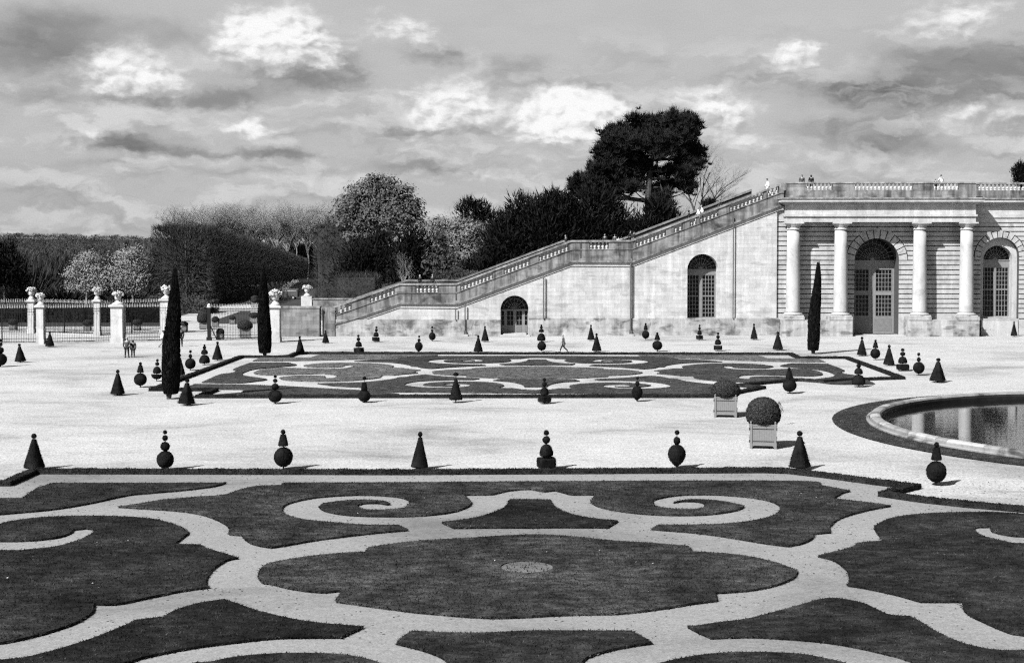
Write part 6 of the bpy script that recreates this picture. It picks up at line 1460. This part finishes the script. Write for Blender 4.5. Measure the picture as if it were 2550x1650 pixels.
# (x, y, rx, ry, weight): lit heads of the clouds, then their grey bases and the thin grey sheets
heads = [(560, 75, 42, 42, .9), (620, 95, 70, 45, 1.1), (700, 110, 60, 50, 1.1), (765, 138, 45, 28, .75), (535, 125, 50, 35, .7), (930, 72, 62, 34, .8), (985, 95, 45, 22, .45), (300, 172, 72, 48, .85), (370, 205, 70, 30, .62), (245, 200, 60, 35, .55),
 (1040, 228, 72, 45, .85), (1000, 262, 60, 30, .6), (1112, 238, 40, 40, .65), (1060, 285, 60, 20, .55), (1310, 248, 70, 45, 1.1), (1258, 290, 60, 40, 1.0), (1390, 260, 70, 35, .95), (1330, 302, 95, 30, .85), (1440, 250, 40, 20, .6), (1620, 235, 66, 30, 1.0), (1685, 262, 60, 30, .65), (1705, 300, 75, 25, .55),
 (1830, 135, 48, 28, .95), (1872, 130, 26, 20, .65), (2200, 72, 90, 38, .75), (2245, 58, 40, 25, .5), (2040, 100, 26, 7, .6), (550, 302, 62, 20, .95), (602, 292, 30, 18, 1.0), (200, 325, 52, 15, .9), (150, 358, 25, 10, .55), (480, 368, 60, 12, .65), (2255, 293, 125, 28, .75), (1720, 345, 85, 26, .55), (1865, 362, 95, 15, .5),
 (950, 315, 60, 14, .5), (780, 288, 60, 20, .4), (1160, 402, 160, 28, .45), (900, 420, 150, 20, .35), (1450, 330, 90, 20, .5), (2250, 385, 160, 16, .4), (600, 425, 200, 14, .3)]
bases = [(60, 110, 120, 60, .62), (200, 88, 120, 40, .4), (410, 100, 70, 40, .42), (120, 160, 110, 40, .62), (60, 232, 60, 20, .45), (480, 232, 110, 20, .75), (330, 244, 140, 14, .62), (560, 215, 60, 14, .5), (720, 186, 80, 22, .85), (795, 168, 48, 30, .85), (640, 176, 70, 16, .55), (1000, 126, 60, 16, .75), (1050, 114, 25, 12, .45),
 (1250, 180, 110, 30, .55), (1350, 210, 110, 16, .5), (1180, 155, 60, 20, .35), (920, 287, 50, 14, .45), (1110, 302, 80, 10, .55), (980, 302, 80, 10, .45), (870, 262, 40, 12, .35), (1730, 184, 100, 18, .55), (2200, 232, 220, 42, .75), (2100, 150, 120, 32, .5), (2350, 150, 120, 60, .55), (2000, 222, 120, 30, .5), (2285, 200, 150, 40, .5),
 (2000, 322, 140, 25, .65), (2105, 350, 120, 14, .5), (1930, 300, 80, 14, .42), (2330, 312, 80, 20, .42), (280, 337, 92, 16, .75), (350, 356, 110, 10, .65), (560, 357, 100, 10, .65), (690, 362, 60, 12, .65), (640, 312, 40, 12, .45), (760, 312, 80, 14, .45), (620, 396, 120, 10, .45), (300, 392, 120, 9, .45), (1020, 392, 160, 14, .5), (930, 372, 90, 12, .42), (1150, 352, 80, 10, .35), (20, 450, 220, 70, .3), (1850, 400, 160, 10, .3)]
def masses(lst):
    acc = None; hgt = None
    for x, y, rx, ry, a in lst:
        x, y, rx, ry = x * 1.0714, y * 1.0714, rx * 1.36, ry * 1.32
        A0 = math.atan((x - 1355) / F); E0 = math.atan((608.6 - y) / F); ix, iy = F / rx, F / ry
        q = VM('MULTIPLY_ADD', wp, (ix, iy, 0), (-A0 * ix, -E0 * iy, 0))
        t = M('EXPONENT', M('SUBTRACT', math.log(a), VM('DOT_PRODUCT', q, q)))
        acc = t if acc is None else M('ADD', acc, t)
        sv = nt.nodes.new('ShaderNodeVectorMath'); sv.operation = 'SCALE'; nt.links.new(q, sv.inputs[0]); nt.links.new(t, sv.inputs['Scale'])
        hgt = sv.outputs[0] if hgt is None else VM('ADD', hgt, sv.outputs[0])
    return acc, hgt
def VO(vec, scale):
    n = nt.nodes.new('ShaderNodeTexVoronoi'); n.feature = 'SMOOTH_F1'; n.inputs['Scale'].default_value = scale; n.inputs['Smoothness'].default_value = 0.35; n.inputs['Detail'].default_value = 2.0; n.inputs['Roughness'].default_value = 0.55
    nt.links.new(vec, n.inputs['Vector']); return n.outputs['Distance']
n_a = TN(sq_, 34, 8, 0.62, 0.3).outputs['Fac']; n_b = TN(VM('MULTIPLY', cv.outputs[0], (1.0, 2.4, 1.0)), 20, 7, 0.6).outputs['Fac']
n_c = TN(sq_, 70, 6, 0.65, 0.4).outputs['Fac']
wsq = VM('ADD', sq_, VM('MULTIPLY_ADD', w1.outputs['Color'], (0.03, 0.03, 0.0), (-0.015, -0.015, 0.0)))
puff = M('SUBTRACT', 0.5, VO(wsq, 62)); puff_up = M('SUBTRACT', 0.5, VO(VM('ADD', wsq, (-0.003, 0.006, 0.0)), 62))   # cauliflower heads, and the same a little higher
# layered cloud everywhere in the band, its upper sides lighter
lay = VM('MULTIPLY', wp, (1.0, 2.7, 1.0)); lay2 = VM('ADD', lay, (-0.006, 0.03, 0.0))
l1 = TN(lay, 15, 7, 0.58, 0.1).outputs['Fac']; l2 = TN(lay2, 15, 4, 0.58, 0.1).outputs['Fac']
rel = smooth(M('SUBTRACT', l1, l2), -0.13, 0.13)
band = M('MULTIPLY', smooth(l1, 0.40, 0.6), smooth(el, 0.165, 0.10))
mh, hh = masses(heads); hs = nt.nodes.new('ShaderNodeSeparateXYZ'); nt.links.new(hh, hs.inputs[0])
mb_, _hb = masses(bases)
fine = M('ADD', M('MULTIPLY', M('SUBTRACT', n_a, 0.5), 1.0), M('MULTIPLY', M('SUBTRACT', puff, 0.1), 0.28))
hB = smooth(M('ADD', mh, fine), 0.0, 1.1)
topness = M('DIVIDE', M('SUBTRACT', hs.outputs[1], M('MULTIPLY', hs.outputs[0], 0.25)), M('ADD', mh, 0.15))
core = smooth(M('ADD', M('ADD', M('MULTIPLY', topness, 0.42), M('MULTIPLY', mh, 0.3)), M('ADD', M('MULTIPLY', M('SUBTRACT', puff, puff_up), 0.9), M('MULTIPLY', M('SUBTRACT', n_a, 0.5), 1.5))), -0.6, 0.75)
hD = smooth(M('ADD', M('ADD', mb_, M('MULTIPLY', M('SUBTRACT', n_b, 0.5), 0.8)), M('MULTIPLY', puff, 0.12)), -0.05, 1.05)
clear = M('MULTIPLY', M('SUBTRACT', 0.2, M('MULTIPLY', smooth(el, 0.09, 0.0), 0.012)), M('ADD', 0.9, M('MULTIPLY', n_b, 0.2)))
v0 = M('ADD', clear, M('MULTIPLY', band, M('MULTIPLY', M('SUBTRACT', rel, 0.5), 0.1)))
v1 = M('ADD', v0, M('MULTIPLY', hD, -0.097))
v2 = M('ADD', v1, M('MULTIPLY', M('SUBTRACT', M('ADD', 0.165, M('MULTIPLY', core, 0.2)), v1), hB))
speck = TN(cv.outputs[0], 1100, 1, 0.5).outputs['Fac']
val = M('MULTIPLY', v2, M('ADD', 0.86, M('MULTIPLY', speck, 0.28)))
nt.links.new(val, bg.inputs['Color']); bg.inputs['Strength'].default_value = 1.0
# outside that stretch of sky the plain daylight sky takes over
hi = M('MAXIMUM', M('MAXIMUM', smooth(el, 0.2, 0.3), smooth(M('ABSOLUTE', az), 0.5, 0.65)), smooth(el, -0.01, -0.03))
bg2 = nt.nodes.new('ShaderNodeBackground'); nt.links.new(bw_.outputs[0], bg2.inputs['Color']); bg2.inputs['Strength'].default_value = 0.05
mx_ = nt.nodes.new('ShaderNodeMixShader'); nt.links.new(hi, mx_.inputs[0]); nt.links.new(bg.outputs[0], mx_.inputs[1]); nt.links.new(bg2.outputs[0], mx_.inputs[2]); nt.links.new(mx_.outputs[0], out.inputs[0])
S.view_settings.view_transform = 'Standard'; S.view_settings.look = 'None'; S.view_settings.exposure = 1.4; S.view_settings.gamma = 1
S.render.engine = 'CYCLES'; S.cycles.use_denoising = False; S.cycles.max_bounces = 5; S.cycles.diffuse_bounces = 2; S.cycles.glossy_bounces = 3
S.cycles.filter_width = 1.3
S.cycles.use_adaptive_sampling = True; S.cycles.adaptive_threshold = 0.12; S.cycles.adaptive_min_samples = 16
